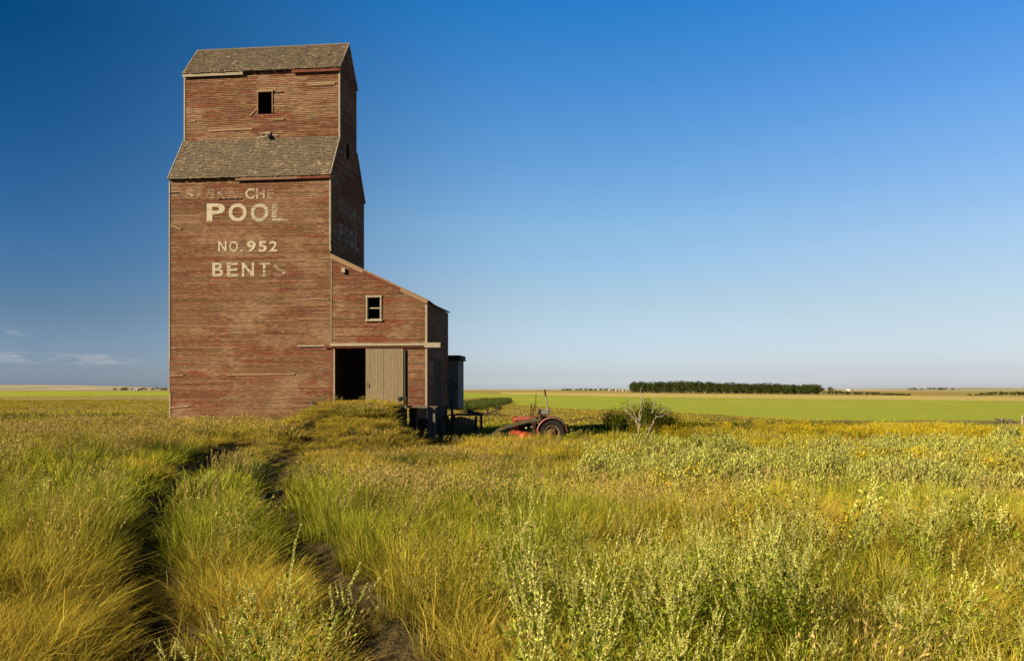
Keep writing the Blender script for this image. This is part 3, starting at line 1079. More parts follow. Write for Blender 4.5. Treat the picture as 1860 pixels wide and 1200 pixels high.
# the same words, nearly gone, on the shaded end
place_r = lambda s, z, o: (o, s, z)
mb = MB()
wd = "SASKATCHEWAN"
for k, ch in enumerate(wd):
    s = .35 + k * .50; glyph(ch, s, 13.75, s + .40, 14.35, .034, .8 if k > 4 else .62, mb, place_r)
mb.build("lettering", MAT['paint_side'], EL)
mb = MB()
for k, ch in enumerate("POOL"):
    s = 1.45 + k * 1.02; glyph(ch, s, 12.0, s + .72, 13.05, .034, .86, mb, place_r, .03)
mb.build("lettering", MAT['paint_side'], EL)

# odd scraps on the walls
mb = MB()
u, z = fp(489, 246, V1)
mb.box((u - .16, V1 - .14, z - .10), (u + .10, V1 - .03, z + .16), .1)
mb.tube([(u - .03, V1 - .1, z), (u - .03, V1 - .34, z - .12)], [.10, .12], 10, .1)
mb.bar((u - .75, V1 - .05, z - .12), (u - .2, V1 - .05, z - .10), .03, .07, .3); mb.bar((u + .05, V1 - .05, z + .02), (u + .55, V1 - .05, z - .03), .03, .07, .4)
mb.bar((u - .5, V1 - .05, z + .10), (u - .1, V1 - .05, z + .17), .03, .06, .4)
mb.build("vent_spout", MAT['trim'], EL)
mb = MB()
for (a, b, c, d, v) in ((583, 468.5, 601, 469, 0), (455, 211, 468, 197, V1), (311, 409, 329, 417, 0), (341, 222, 356, 220.5, V1), (494, 217, 516, 217, V1), (497, 193, 519, 194, V1), (378, 238.5, 415, 236, V1),
                        (415, 236, 459, 234, V1), (310, 682, 334, 681, 0), (563, 542.5, 598, 543.5, 0), (412, 681, 536, 679, 0), (309, 740, 345, 737, 0)):
    p = fp(a, b, v); q = fp(c, d, v)
    mb.bar((p[0], v - .045, p[1]), (q[0], v - .045, q[1]), .02, .075 if a not in (378, 415) else .12, rnd.random() * .5)
p = fp(557, 152, V1); q = fp(616, 149, V1)
for k in range(2): mb.bar((p[0] + .1 * k, V1 - .044, p[1] - .11 * k), (q[0] - .04 - .2 * k, V1 - .044, q[1] - .11 * k), .018, .09, .1)
mb.split("patch_board", MAT['rawwood'], EL)
mb = MB(); p = fp(625, 491)
mb.box((p[0] - .11, -.14, p[1] - .14), (p[0] + .09, -.04, p[1] + .13), .05)
mb.build("meter_box", MAT['trim'], EL)
# jagged plank ends at the left corner where the corner board is gone
mb = MB()
for k in range(14):
    z = zl2 + (zl1 - zl2) * k / 14 + .02
    mb.box((UL - .03 - rnd.random() * .06, -.03, z), (UL + .03, -.018, z + .085), rnd.random())
mb.split("loose_board_end", MAT['rawwood'], EL)

# ------------------------------------------------------------------ things round the elevator
def wpt(px, py, y):
    return ((px - 930) / F * y, y, CAMZ + (HY - py) / F * y)


def to_local(o, p):
    return o.matrix_world.inverted() @ Vector(p)


# small whitewashed shed behind the driveway shed (stands in the elevator's own shade)
SH = empty("board_shed", (P0.x + CU * 4.3 + SU * 7.3, P0.y - SU * 4.3 + CU * 7.3, 0), -TH)
tag(SH, "narrow whitewashed board shed with a dark flat roof, behind the driveway shed", "shed")
w_ = 1.84; z0_, z1_ = 2.0, 5.2
mb = MB(); u = 0.0
while u < w_ - .02:
    k = min(rnd.uniform(.12, .17), w_ - u); mb.box((u + .006, -.02 - rnd.random() * .01, z0_ - rnd.random() * .12), (u + k - .006, .01, z1_)); u += k
mb.box((0, .012, z0_), (w_, .03, z1_), .5)
v = 0.04
while v < 2.0:
    mb.box((w_ - .02, v, z0_), (w_ + .01, v + .145, z1_)); mb.box((0, v, z0_), (.03, v + .145, z1_)); v += .15
mb.box((0, 2.0, z0_), (w_, 2.03, z1_), .5)
mb.build("wall", MAT['white_board'], SH)
mb = MB(); mb.box((-.1, -.16, z1_), (w_ + .14, 2.15, z1_ + .26), .5); mb.box((-.05, -.1, z1_ - .06), (w_ + .2, 2.1, z1_), .9)
mb.build("roof", MAT['darkwood'], SH)
mb = MB()
mb.bar((w_ - 1.35, -.06, z1_ - 1.05), (w_ - .05, -.06, z1_ - 1.62), .03, .09, .9); mb.bar((w_ - 1.35, -.05, z1_ - 1.75), (w_ - .02, -.05, z1_ - 1.72), .03, .09, .3); mb.bar((w_ - 1.3, -.06, z1_ - 2.45), (w_ - .05, -.06, z1_ - 1.85), .03, .09, .2)
mb.split("brace", MAT['oldgrey'], SH)

PLT = empty("board_platform", (P0.x + CU * 5.7 + SU * 5.2, P0.y - SU * 5.7 + CU * 5.2, 0), -TH)
tag(PLT, "low grey board platform along the shaded end of the elevator", "platform")
mb = MB(); u = .15
while u < 1.9:
    mb.box((u, -.35, .05), (u + .2, -.31, 1.55 - .25 * abs(u - .9))); u += .21
mb.build("skirt_boards", MAT['oldgrey'], PLT)
mb = MB()
for k in range(7): mb.box((.05 + rnd.random() * .05, -.5 + k * .42, 1.56 + rnd.random() * .03), (2.1 + rnd.random() * .2, -.12 + k * .42, 1.62))
mb.build("deck", MAT['darkwood'], PLT)
mb = MB()
for (a, b) in ((.1, -.35), (1.9, -.35), (.1, 2.0), (1.9, 2.0)): mb.box((a, b, -.1), (a + .14, b + .14, 1.55))
mb.box((.42, -.5, 0), (.56, -.36, 2.65), .5)
mb.split("post", MAT['darkwood'], PLT)
JK = empty("plank_heap", (P0.x + CU * 7.0 + SU * 5.5, P0.y - SU * 7.0 + CU * 5.5, 1.62), -TH)
tag(JK, "heap of broken dark planks lying on the grey platform", "plank heap")
mb = MB()
for k in range(16):
    a = rnd.uniform(-.25, .5); mb.bar((rnd.uniform(-.7, .1), rnd.uniform(-.3, 1.2), .05 + rnd.random() * .35), (rnd.uniform(.3, 1.0), rnd.uniform(-.3, 1.2), .02 + rnd.random() * .12 + (k < 3) * .0), .14, .03)
mb.build("planks", MAT['darkwood'], JK)
mb = MB(); mb.bar((.1, -.3, .1), (.02, -.1, .75), .07, .03, .1); mb.bar((.3, -.2, .1), (.55, .0, .45), .08, .03, .2)
mb.split("pale_board", MAT['rawwood'], JK)

# little loading stage at the right-hand corner
DK = empty("loading_stage", (P0.x + CU * 3.9 - SU * .9, P0.y - SU * 3.9 - CU * .9, 0), -TH)
tag(DK, "grey plank stage on posts with a black box beside the sliding door", "loading stage")
ol = lambda px, py, v: (fp(px, py, v)[0] - 3.9, v + .9, fp(px, py, v)[1])
mb = MB()
a = ol(729, 737.5, -.5); b = ol(794, 737.8, -.5)
mb.box((a[0], a[1] - .25, a[2] - .05), (b[0] - .5, a[1] + .05, a[2] + .03), .1); mb.box((a[0] + .3, a[1] + .06, a[2] - .05), (b[0], a[1] + .35, a[2] + .01), .4)
mb.split("plank", MAT['oldgrey'], DK)
mb = MB()
for (px, py, w, v, bz) in ((727, 724, .10, -.85, .4), (737.5, 725, .13, -.8, 0), (789, 738, .13, -.35, 0), (757, 740, .12, -.3, 0)):
    p = ol(px, py, v); mb.bar((p[0], p[1], bz), (p[0] + rnd.uniform(-.04, .04), p[1], p[2]), w, w)
mb.split("post", MAT['oldgrey'], DK)
mb = MB(); p = ol(724.5, 728, -.85); q = ol(740, 720, -.85)
mb.box((p[0], p[1] - .25, p[2] + .0), (p[0] + .17, p[1] + .1, q[2] - .03), .5); mb.box((p[0] + .17, p[1] - .2, p[2] + .06), (q[0], p[1] + .1, q[2]), .6)
mb.build("box", plain_mat("tarred_black", (.02, .018, .016), .8), DK)

# crib wall that holds up the right side of the earth ramp
CR = empty("ramp_crib", (-6.2, 41.5, 0), 0)
tag(CR, "dark plank crib wall holding the side of the earth ramp", "retaining wall")
mb = MB()
for k in range(8):
    zt_ = .2 + k * .26; mb.box((.03, -1.6 + k * .18 + .3, zt_), (.09, 2.15, zt_ + .24))
mb.build("planks", MAT['darkwood'], CR)
mb = MB()
for y in (-.4, .7, 1.9): mb.box((.09, y, -.1), (.24, y + .15, 2.35 - (.5 if y < 0 else 0)))
mb.split("post", MAT['darkwood'], CR)

# low rail of two posts to the left of the door
HR = empty("post_rail", (-10.9, 42.6, 0), 0)
tag(HR, "two short grey posts joined by a fallen rail, left of the open door", "post rail")
mb = MB(); base = HR.location
pts = [wpt(566, 724, 42.4), wpt(582.5, 721, 42.9)]
for i, p in enumerate(pts):
    x, y, z = p[0] - base.x, p[1] - base.y, p[2]
    mb.bar((x, y, Hs(p[0], p[1]) - .2), (x + .01, y, z), .12, .12, .2 + .4 * i)
mb.split("post", MAT['oldgrey'], HR)
mb = MB(); a = wpt(562, 730, 42.5); b = wpt(594, 738, 42.9)
mb.bar((a[0] - base.x, a[1] - base.y, a[2]), (b[0] - base.x, b[1] - base.y, b[2]), .07, .07, .8)
mb.build("rail", MAT['oldgrey'], HR)

# ------------------------------------------------------------------ tractor
M_RED = plain_mat("faded_maroon_paint", (.44, .07, .04), .55, .1, .3, 9, .4, (.28, .12, .07))
M_OR = plain_mat("orange_red_paint", (.66, .10, .03), .65, .0, .25, 9, .3, (.26, .06, .035))
M_TYRE = plain_mat("perished_rubber", (.012, .011, .011), .85, 0, .3, 20)
M_RIM = plain_mat("cream_rim_paint", (.42, .33, .21), .6, 0, .4, 14, .3, (.30, .17, .09))
M_RUST = plain_mat("brown_rust", (.13, .06, .035), .85, .1, .5, 18)
M_OLIVE = plain_mat("olive_loader_paint", (.12, .11, .06), .7, 0, .4, 9)
M_GREYM = plain_mat("grey_metal", (.38, .36, .33), .6, .2, .4, 12)
M_LENS = plain_mat("lamp_lens", (.85, .82, .72), .2, 0, .1, 5, .8)
M_BLACK = plain_mat("grimy_black", (.018, .016, .014), .8, 0, .4, 9)
TR = empty("tractor", (2.24, 43.0, .12), math.radians(-3))
tag(TR, "old red farm tractor with front loader arms and one large rear wheel, sunk in grass", "tractor")


def wheel(cx, cy, cz, R, w, rimR, parent, side, tyre=True, rm=None, lugs=26):
    W_ = empty("wheel", (cx, cy, cz), 0, parent)
    if tyre:
        mb = MB()
        mb.lathe([(rimR, -w * .42), (R * .93, -w * .5), (R, -w * .36), (R, w * .36), (R * .93, w * .5), (rimR, w * .42)], (0, 0, 0), 'y', 40)
        for k in range(lugs):
            a = 2 * math.pi * k / lugs
            M = Matrix.Rotation(a, 4, 'Y')
            for s_ in (-1, 1):
                M2 = M @ Matrix.Translation((R * 1.0, s_ * w * .22, 0)) @ Matrix.Rotation(s_ * .6, 4, 'X')
                mb.box((-.01, -w * .24, -.022), (.035, w * .24, .022), .4, 0, M2)
        mb.build("tyre", M_TYRE, W_)
    mb = MB()
    mb.lathe([(rimR * 1.02, -w * .44), (rimR * 1.03, -w * .34), (rimR * .93, -w * .30), (rimR * .93, w * .30), (rimR * 1.03, w * .34), (rimR * 1.02, w * .44), (rimR * .95, w * .40), (rimR * .91, w * .2), (rimR * .91, -w * .2), (rimR * .95, -w * .40)], (0, 0, 0), 'y', 40)
    mb.build("rim", rm or M_RIM, W_, True)
    mb = MB()
    s = side
    mb.lathe([(0, s * .0), (rimR * .92, s * .02), (rimR * .92, s * .04), (rimR * .55, s * .07), (rimR * .45, s * .11), (0, s * .12)], (0, 0, 0), 'y', 32, .5, 0, closed=False)
    mb.lathe([(0, s * .2), (.055, s * .2), (.07, s * .12), (.07, 0)], (0, 0, 0), 'y', 16, closed=False)
    for k in range(8):
        a = 2 * math.pi * k / 8; mb.box((-.02, s * .07 - .02, -.02), (.02, s * .07 + .02, .02), .3, 0, Matrix.Translation((rimR * .5 * math.cos(a), 0, rimR * .5 * math.sin(a))))
    mb.build("hub", M_RUST if rm is None else rm, W_, True)
    return W_


for sy, yy in ((-1, -.62), (1, .62)):
    wheel(0, yy, .72, .70, .30, .39, TR, sy)
    mb = MB()
    mb.lathe([(.80, -.19), (.84, -.19), (.86, .17), (.82, .17)], (0, yy, .72), 'y', 24, .5, 0, math.radians(5), math.radians(172))
    mb.lathe([(.66, .15), (.66, .19), (.85, .19), (.85, .15)], (0, yy, .72), 'y', 24, .5, 0, math.radians(5), math.radians(172)) if sy < 0 else None
    mb.build("fender", M_RED, TR, True)
    mb = MB(); mb.tube([(.815 * math.cos(a) * -1, yy - sy * -.195, .72 + .815 * math.sin(a)) for a in np.linspace(math.radians(8), math.radians(150), 24)], .016, 6)
    mb.build("fender_trim", M_RIM, TR, True)
# bare front rims
for sy, yy in ((-1, -.52), (1, .52)):
    wheel(-1.56, yy, .42, .36, .14, .34, TR, sy, False, M_OR)
mb = MB()
prof = [(-.20, 0), (-.24, .12), (-.21, .26), (-.10, .32), (.10, .32), (.21, .26), (.24, .12), (.20, 0)]
X = [-2.12, -2.05, -1.5, -1.0, -.78]; S_ = [.90, 1, 1, 1.02, 1.06]
b = len(mb.v)
for x, s_ in zip(X, S_):
    for (y, z) in prof: mb.v.append((x, y * s_, 1.30 + z * s_))
for i in range(len(X) - 1):
    for k in range(len(prof)):
        k2 = (k + 1) % len(prof); mb.f.append((b + i * 8 + k, b + i * 8 + k2, b + (i + 1) * 8 + k2, b + (i + 1) * 8 + k)); mb.r.append(.5); mb.m.append(0)
mb.f.append(tuple(b + k for k in range(8))); mb.r.append(.5); mb.m.append(0); mb.f.append(tuple(b + 32 + k for k in range(8))); mb.r.append(.5); mb.m.append(0)
hood = mb.build("hood", M_RED, TR, False)
mb = MB(); mb.box((-2.19, -.22, 1.22), (-2.11, .22, 1.60), .5); mb.box((-2.22, -.24, 1.58), (-2.0, .24, 1.62), .5)
for k in range(8): mb.box((-2.205, -.19, 1.25 + k * .042), (-2.19, .19, 1.265 + k * .042), .9)
mb.build("radiator_grille", M_OR, TR)
mb = MB(); mb.box((-2.02, -.17, .70), (-.7, .17, 1.29), .5); mb.box((-1.7, -.25, .85), (-1.2, .25, 1.22), .5); mb.box((-.75, -.22, .62), (-.1, .22, 1.30), .5)
for k in range(4): mb.tube([(-1.75 + k * .2, -.17, 1.2), (-1.75 + k * .2, -.3, 1.16), (-1.75 + k * .2, -.3, 1.02)], .03, 8)
mb.build("engine", M_BLACK, TR)
mb = MB(); mb.tube([(-1.45, -.30, .98), (-1.45, -.33, .98)], .055, 12); mb.tube([(-1.15, -.30, 1.02), (-1.15, -.33, 1.02)], .035, 10)
mb.split("filter_bowl", M_LENS, TR)
mb = MB(); mb.box((-2.10, -.30, .78), (-1.86, .30, 1.16), .5); mb.box((-2.3, -.34, .62), (-1.75, .34, .80), .5); mb.bar((-1.9, -.32, .66), (-.9, -.32, .56), .09, .12, .4); mb.bar((-1.9, .32, .66), (-.9, .32, .56), .09, .12, .4)
mb.bar((-2.0, -.36, .72), (-1.56, -.40, .52), .08, .1, .3)
mb.build("front_frame", M_OR, TR)
mb = MB(); mb.box((-.88, -.40, .62), (-.42, -.2, .92), .4); mb.box((-.6, -.52, .80), (-.3, -.26, .90), .6)
mb.build("step_plate", M_OR, TR)
# loader
for yy in (-.43, .43):
    mb = MB()
    p = [(-.62, yy, 1.42), (-1.35, yy, 1.36), (-2.55, yy, 1.02), (-3.05, yy - .0, .82)]
    for a, b_ in zip(p[:-1], p[1:]): mb.bar(a, b_, .10, .17, .4)
    mb.build("loader_arm", M_OLIVE, TR)
    mb = MB(); mb.bar((-3.0, yy, .84), (-3.45, yy, .45), .09, .15, .6)
    mb.build("loader_tip", M_OLIVE, TR)
    mb = MB(); mb.bar((-1.06, yy, .5), (-1.06, yy, 2.02), .06, .06, .2); mb.bar((-.98, yy, .5), (-.95, yy, 1.45), .04, .04, .2)
    mb.bar((-1.2, yy, 1.45), (-1.16, yy, 2.28), .05, .05, .5); mb.bar((-1.0, yy, 1.95), (-.98, yy, 2.30), .04, .04, .5)
    mb.build("loader_mast", M_RUST, TR)
    mb = MB(); mb.tube([(-.98, yy, 1.62), (-.80, yy, 1.25), (-.45, yy, .95)], .025, 8)
    mb.build("hydraulic_hose", M_GREYM, TR)
mb = MB(); mb.bar((-1.06, -.46, 1.98), (-1.06, .46, 1.98), .07, .07, .3); mb.bar((-1.18, -.44, 2.2), (-1.18, .44, 2.2), .05, .05, .3); mb.bar((-1.1, -.44, 1.66), (-1.1, .44, 1.66), .05, .07, .3)
mb.build("loader_crossbar", M_RUST, TR)
mb = MB(); mb.tube([(-.92, .12, 1.5), (-.91, .12, 2.86)], .022, 8); mb.build("exhaust_pipe", M_RUST, TR)
mb = MB(); mb.tube([(-.20, .1, 1.75), (-.25, .1, 2.1)], .07, 10, .2); mb.tube([(-.25, .1, 2.1), (-.36, .1, 2.72)], .035, 8, .2)
mb.build("upright_cylinder", M_GREYM, TR)
mb = MB(); mb.tube([(-.36, .1, 2.72), (-.43, .1, 3.10)], .05, 8, .2); mb.build("cylinder_end", M_RUST, TR)
mb = MB(); mb.box((-.80, -.26, 1.74), (-.20, .30, 1.90), .5)
for k in range(26): 
    x, y = rnd.uniform(-.80, -.2), rnd.uniform(-.28, .28); mb.box((x, y, 1.86), (x + .09, y + .09, 1.92 + rnd.random() * .10), rnd.random())
mb.build("seat", M_GREYM, TR)
mb = MB(); mb.box((-.7, -.2, 1.35), (-.3, .2, 1.73), .5); mb.bar((-.82, -.3, 1.66), (-.1, -.3, 1.70), .04, .05, .3); mb.bar((-.7, -.3, 1.66), (-.4, -.32, 1.2), .04, .04, .3)
mb.build("seat_support", M_RUST, TR)
mb = MB(); mb.tube([(-.86, 0, 1.55), (-.70, 0, 1.95)], .02, 8)
ring = [(-.68 - .08 * math.cos(a), .19 * math.sin(a), 1.96 + .17 * math.cos(a) * .5) for a in np.linspace(0, 2 * math.pi, 20)]
mb.tube(ring, .014, 6); mb.build("steering_wheel", M_BLACK, TR)
mb = MB(); mb.tube([(-1.72, -.2, 1.60), (-1.72, -.22, 1.80)], .014, 6); mb.tube([(-1.77, -.24, 1.85), (-1.66, -.24, 1.86)], [.05, .065], 12)
h = mb.build("headlight", M_BLACK, TR)
mb = MB(); mb.tube([(-1.655, -.24, 1.86), (-1.645, -.24, 1.86)], .062, 12); mb.tube([(-1.70, -.31, 1.86), (-1.68, -.30, 1.86)], .045, 10); mb.build("lens", M_LENS, h)
mb = MB(); mb.bar((.2, .2, .9), (1.9, .25, 1.55), .05, .05, .5); mb.bar((.4, -.1, .75), (1.0, -.1, .7), .1, .08, .5); mb.build("drawbar", M_RUST, TR)

# ------------------------------------------------------------------ foliage materials and prototypes
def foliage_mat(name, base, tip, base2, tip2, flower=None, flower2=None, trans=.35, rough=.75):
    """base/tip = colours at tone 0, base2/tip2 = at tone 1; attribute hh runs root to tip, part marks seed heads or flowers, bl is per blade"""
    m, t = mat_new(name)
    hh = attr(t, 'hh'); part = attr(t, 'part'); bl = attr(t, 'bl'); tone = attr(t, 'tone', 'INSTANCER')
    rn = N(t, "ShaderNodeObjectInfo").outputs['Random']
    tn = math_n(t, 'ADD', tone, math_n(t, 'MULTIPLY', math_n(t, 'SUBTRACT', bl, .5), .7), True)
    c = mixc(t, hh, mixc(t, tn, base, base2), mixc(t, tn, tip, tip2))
    if flower: c = mixc(t, part, c, mixc(t, bl, flower, flower2 or flower))
    f = math_n(t, 'ADD', .72, math_n(t, 'MULTIPLY', rn, .46)); f = math_n(t, 'MULTIPLY', f, math_n(t, 'ADD', .55, math_n(t, 'MULTIPLY', math_n(t, 'POWER', math_n(t, 'FRACT', math_n(t, 'MULTIPLY', bl, 7.3)), 1.6), 1.15)))
    sc_ = N(t, "ShaderNodeVectorMath", operation='SCALE'); t.links.new(c, sc_.inputs[0]); t.links.new(f, sc_.inputs['Scale'])
    d = N(t, "ShaderNodeBsdfDiffuse"); t.links.new(sc_.outputs[0], d.inputs[0])
    tr = N(t, "ShaderNodeBsdfTranslucent"); t.links.new(sc_.outputs[0], tr.inputs[0])
    ms = N(t, "ShaderNodeMixShader"); ms.inputs[0].default_value = trans; t.links.new(d.outputs[0], ms.inputs[1]); t.links.new(tr.outputs[0], ms.inputs[2])
    o = N(t, "ShaderNodeOutputMaterial"); t.links.new(ms.outputs[0], o.inputs[0])
    return m


class FB:
    def __init__(s): s.V = []; s.F = []; s.hh = []; s.pt = []; s.bl = []; s.n = 0

    def add(s, V, F, hh, part, bl):
        s.V.append(V); s.F.append(F + s.n); s.hh.append(hh); s.pt.append(np.full(len(V), part) if np.isscalar(part) else part); s.bl.append(bl); s.n += len(V)

    def blades(s, g, n, radius, h, hvar, width, lean, wind, segs=3, part=0., base=None, h0=None, face=None):
        if base is None:
            r = radius * np.sqrt(g.random(n)); a = g.random(n) * 2 * np.pi
            base = np.stack([r * np.cos(a), r * np.sin(a), np.zeros(n)], -1)
        else: a = g.random(n) * 2 * np.pi
        hh_ = h * (1 + hvar * (g.random(n) * 2 - 1)) if h0 is None else h0
        a2 = a + g.normal(0, .8, n)
        ln = lean * (.3 + g.random(n) * 1.7)
        dx = np.cos(a2) * ln + wind * (.6 + .8 * g.random(n)); dy = np.sin(a2) * ln + wind * .25
        fa = g.random(n) * np.pi
        side = np.stack([np.cos(fa), np.sin(fa), np.zeros(n)], -1)
        T = np.linspace(0, 1, segs + 1); V = []; HH = []
        for t in T:
            c = base + np.stack([dx * hh_ * t ** 2, dy * hh_ * t ** 2, hh_ * t * (1 - .28 * np.clip(np.hypot(dx, dy), 0, 1.6) * t)], -1)
            w = width * (1 - t) ** .6 * .5 + width * .06
            V += [c - side * w, c + side * w]; HH += [t, t]
        V = np.stack(V, 1); k = 2 * (segs + 1)
        f = np.array([[2 * j, 2 * j + 1, 2 * j + 3, 2 * j + 2] for j in range(segs)])
        Fc = (np.arange(n)[:, None, None] * k + f[None]).reshape(-1, 4)
        bl = np.repeat(g.random(n), k)
        s.add(V.reshape(-1, 3), Fc, np.tile(np.array(HH), n), part, bl)
        return base, dx, dy, hh_

    def leaves(s, g, P, D, L, Wd, part=0., hh=None, tilt=None):
        """rhombic leaves at P pointing along D"""
        n = len(P)
        D = D / np.linalg.norm(D, axis=1, keepdims=True)
        r = g.normal(size=(n, 3)); sd = np.cross(D, r); sd /= np.linalg.norm(sd, axis=1, keepdims=True) + 1e-9
        L = np.broadcast_to(np.asarray(L, dtype=float), (n,))[:, None]; Wd = np.broadcast_to(np.asarray(Wd, dtype=float), (n,))[:, None]
        V = np.stack([P, P + D * L * .5 + sd * Wd * .5, P + D * L, P + D * L * .5 - sd * Wd * .5], 1)
        Fc = np.arange(n)[:, None] * 4 + np.array([[0, 1, 2, 3]])
        hv = np.repeat(g.random(n) if hh is None else hh, 4)
        s.add(V.reshape(-1, 3), Fc, hv, part, np.repeat(g.random(n), 4))

    def mesh(s, name, mat):
        V = np.concatenate(s.V).astype(np.float32); Fq = np.concatenate(s.F).astype(np.int32)
        me = bpy.data.meshes.new(name)
        me.vertices.add(len(V)); me.vertices.foreach_set('co', V.reshape(-1))
        me.loops.add(Fq.size); me.loops.foreach_set('vertex_index', Fq.reshape(-1))
        me.polygons.add(len(Fq)); me.polygons.foreach_set('loop_start', (np.arange(len(Fq)) * 4).astype(np.int32))
        for nm, ar in (('hh', s.hh), ('part', s.pt), ('bl', s.bl)):
            at = me.attributes.new(nm, 'FLOAT', 'POINT'); at.data.foreach_set('value', np.concatenate(ar).astype(np.float32))
        me.update(calc_edges=True); me.materials.append(mat)
        return me


def proto(fb, name, mat):
    return bpy.data.objects.new(name, fb.mesh(name, mat))      # shape only: reached through the scatter, not linked


def scatter(name, protos, P, rot, scl, idx, tone, label=None):
    n = len(P)
    me = bpy.data.meshes.new(name)
    me.vertices.add(n); me.vertices.foreach_set('co', P.astype(np.float32).reshape(-1))
    for nm, ty, ar, key in (('rot', 'FLOAT_VECTOR', rot, 'vector'), ('scl', 'FLOAT_VECTOR', scl, 'vector'), ('idx', 'INT', idx, 'value'), ('tone', 'FLOAT', tone, 'value')):
        at = me.attributes.new(nm, ty, 'POINT'); at.data.foreach_set(key, np.ascontiguousarray(ar, dtype=np.int32 if ty == 'INT' else np.float32).reshape(-1))
    me.update()
    for m in {id(p.data.materials[0]): p.data.materials[0] for p in protos}.values(): me.materials.append(m)
    o = bpy.data.objects.new(name, me); SC.collection.objects.link(o)
    ng = bpy.data.node_groups.new(name + "_scatter", 'GeometryNodeTree')
    ng.interface.new_socket('Geometry', in_out='INPUT', socket_type='NodeSocketGeometry'); ng.interface.new_socket('Geometry', in_out='OUTPUT', socket_type='NodeSocketGeometry')
    gi = N(ng, 'NodeGroupInput'); go = N(ng, 'NodeGroupOutput')
    join = N(ng, 'GeometryNodeJoinGeometry')
    for p in reversed(protos):
        oi = N(ng, 'GeometryNodeObjectInfo'); oi.inputs['Object'].default_value = p
        g2 = N(ng, 'GeometryNodeGeometryToInstance'); ng.links.new(oi.outputs['Geometry'], g2.inputs[0]); ng.links.new(g2.outputs[0], join.inputs[0])
    ip = N(ng, 'GeometryNodeInstanceOnPoints'); ip.inputs['Pick Instance'].default_value = True
    def na(nm, ty):
        q = N(ng, 'GeometryNodeInputNamedAttribute', data_type=ty); q.inputs['Name'].default_value = nm; return q.outputs[0]
    e2r = N(ng, 'FunctionNodeEulerToRotation'); ng.links.new(na('rot', 'FLOAT_VECTOR'), e2r.inputs[0])
    ng.links.new(gi.outputs[0], ip.inputs['Points']); ng.links.new(join.outputs[0], ip.inputs['Instance'])
    ng.links.new(na('idx', 'INT'), ip.inputs['Instance Index']); ng.links.new(e2r.outputs[0], ip.inputs['Rotation']); ng.links.new(na('scl', 'FLOAT_VECTOR'), ip.inputs['Scale'])
    ng.links.new(ip.outputs[0], go.inputs[0])
    md = o.modifiers.new('scatter', 'NODES'); md.node_group = ng
    tag(o, label, None, None, 'stuff')
    return o


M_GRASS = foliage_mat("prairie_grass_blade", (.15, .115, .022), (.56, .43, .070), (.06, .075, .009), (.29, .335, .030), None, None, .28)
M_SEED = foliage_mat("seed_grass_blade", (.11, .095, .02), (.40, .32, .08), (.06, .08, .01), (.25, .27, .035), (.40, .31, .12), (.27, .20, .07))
M_CLOV = foliage_mat("sweet_clover_leaf", (.06, .08, .01), (.25, .29, .03), (.05, .08, .01), (.19, .25, .02), (.66, .61, .24), (.36, .40, .08), .35)
M_SILV = foliage_mat("silver_shrub_leaf", (.09, .10, .02), (.46, .46, .15), (.07, .09, .015), (.37, .39, .07), (.4, .42, .14), (.45, .42, .12), .3)
M_YEL = foliage_mat("yellow_flower_plant", (.06, .08, .01), (.16, .19, .02), (.06, .08, .01), (.15, .17, .02), (.58, .42, .015), (.42, .34, .03), .3)
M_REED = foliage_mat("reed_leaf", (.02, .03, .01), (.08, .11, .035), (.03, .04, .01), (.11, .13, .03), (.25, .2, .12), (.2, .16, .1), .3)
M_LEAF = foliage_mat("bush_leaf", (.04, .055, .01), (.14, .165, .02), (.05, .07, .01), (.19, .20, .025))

g = np.random.default_rng(3)
PR = []
LOD = [(.16, .0042, 78, 1.0), (.32, .010, 58, 1.0), (.70, .024, 50, 1.0), (1.5, .045, 60, 1.0)]
for li, (rad, wd, n, _) in enumerate(LOD):
    for v_ in range(4):      # fine, wind-laid golden fescue
        fb = FB(); fb.blades(g, n, rad, .36, .6, wd, .42, .24 if v_ % 2 else .10, 4 if li == 0 else 3)
        fb.blades(g, n // 2, rad, .26, .4, wd * 1.2, .55, .1, 3)
        fb.blades(g, n // 6, rad, .44, .5, wd * 2.1, .5 if v_ % 2 else .8, .0, 3)     # broad and broken stems among the fine ones
        PR.append(proto(fb, "fine_grass", M_GRASS))
    for v_ in range(4):      # broader green grass
        fb = FB(); fb.blades(g, int(n * .6), rad, .42, .45, wd * 2.1, .34, .08, 4 if li == 0 else 3)
        fb.blades(g, n // 2, rad, .25, .4, wd * 1.9, .6, .1, 3)
        PR.append(proto(fb, "broad_grass", M_GRASS))


def seed_proto(n, rad, h, wd, size, k_heads):
    fb = FB()
    base, dx, dy, hh_ = fb.blades(g, n, rad, h, .22, wd, .16, .16, 4)
    fb.blades(g, n * 2, rad, h * .5, .4, wd * 2.2, .45, .12, 3)
    for t0 in np.linspace(.70, 1.0, k_heads):
        c = base + np.stack([dx * hh_ * t0 ** 2, dy * hh_ * t0 ** 2, hh_ * t0 * (1 - .28 * np.clip(np.hypot(dx, dy), 0, 1.6) * t0)], -1)
        D = np.stack([dx * 1.5 + g.normal(0, .45, n) + .25, dy * 1.5 + g.normal(0, .45, n), .75 + g.random(n) * .5], -1)
        sz = size * (1.25 - abs(t0 - .82) * 2.2)
        fb.leaves(g, c, D, sz * (.7 + .6 * g.random(n)), sz * .30, 1.0)
    return proto(fb, "seed_grass", M_SEED)


PS = [seed_proto(16, .16, .80, .0035, .030, 11) for _ in range(4)] + [seed_proto(22, .34, .80, .008, .055, 7) for _ in range(4)] + [seed_proto(26, .8, .80, .018, .11, 5) for _ in range(3)]


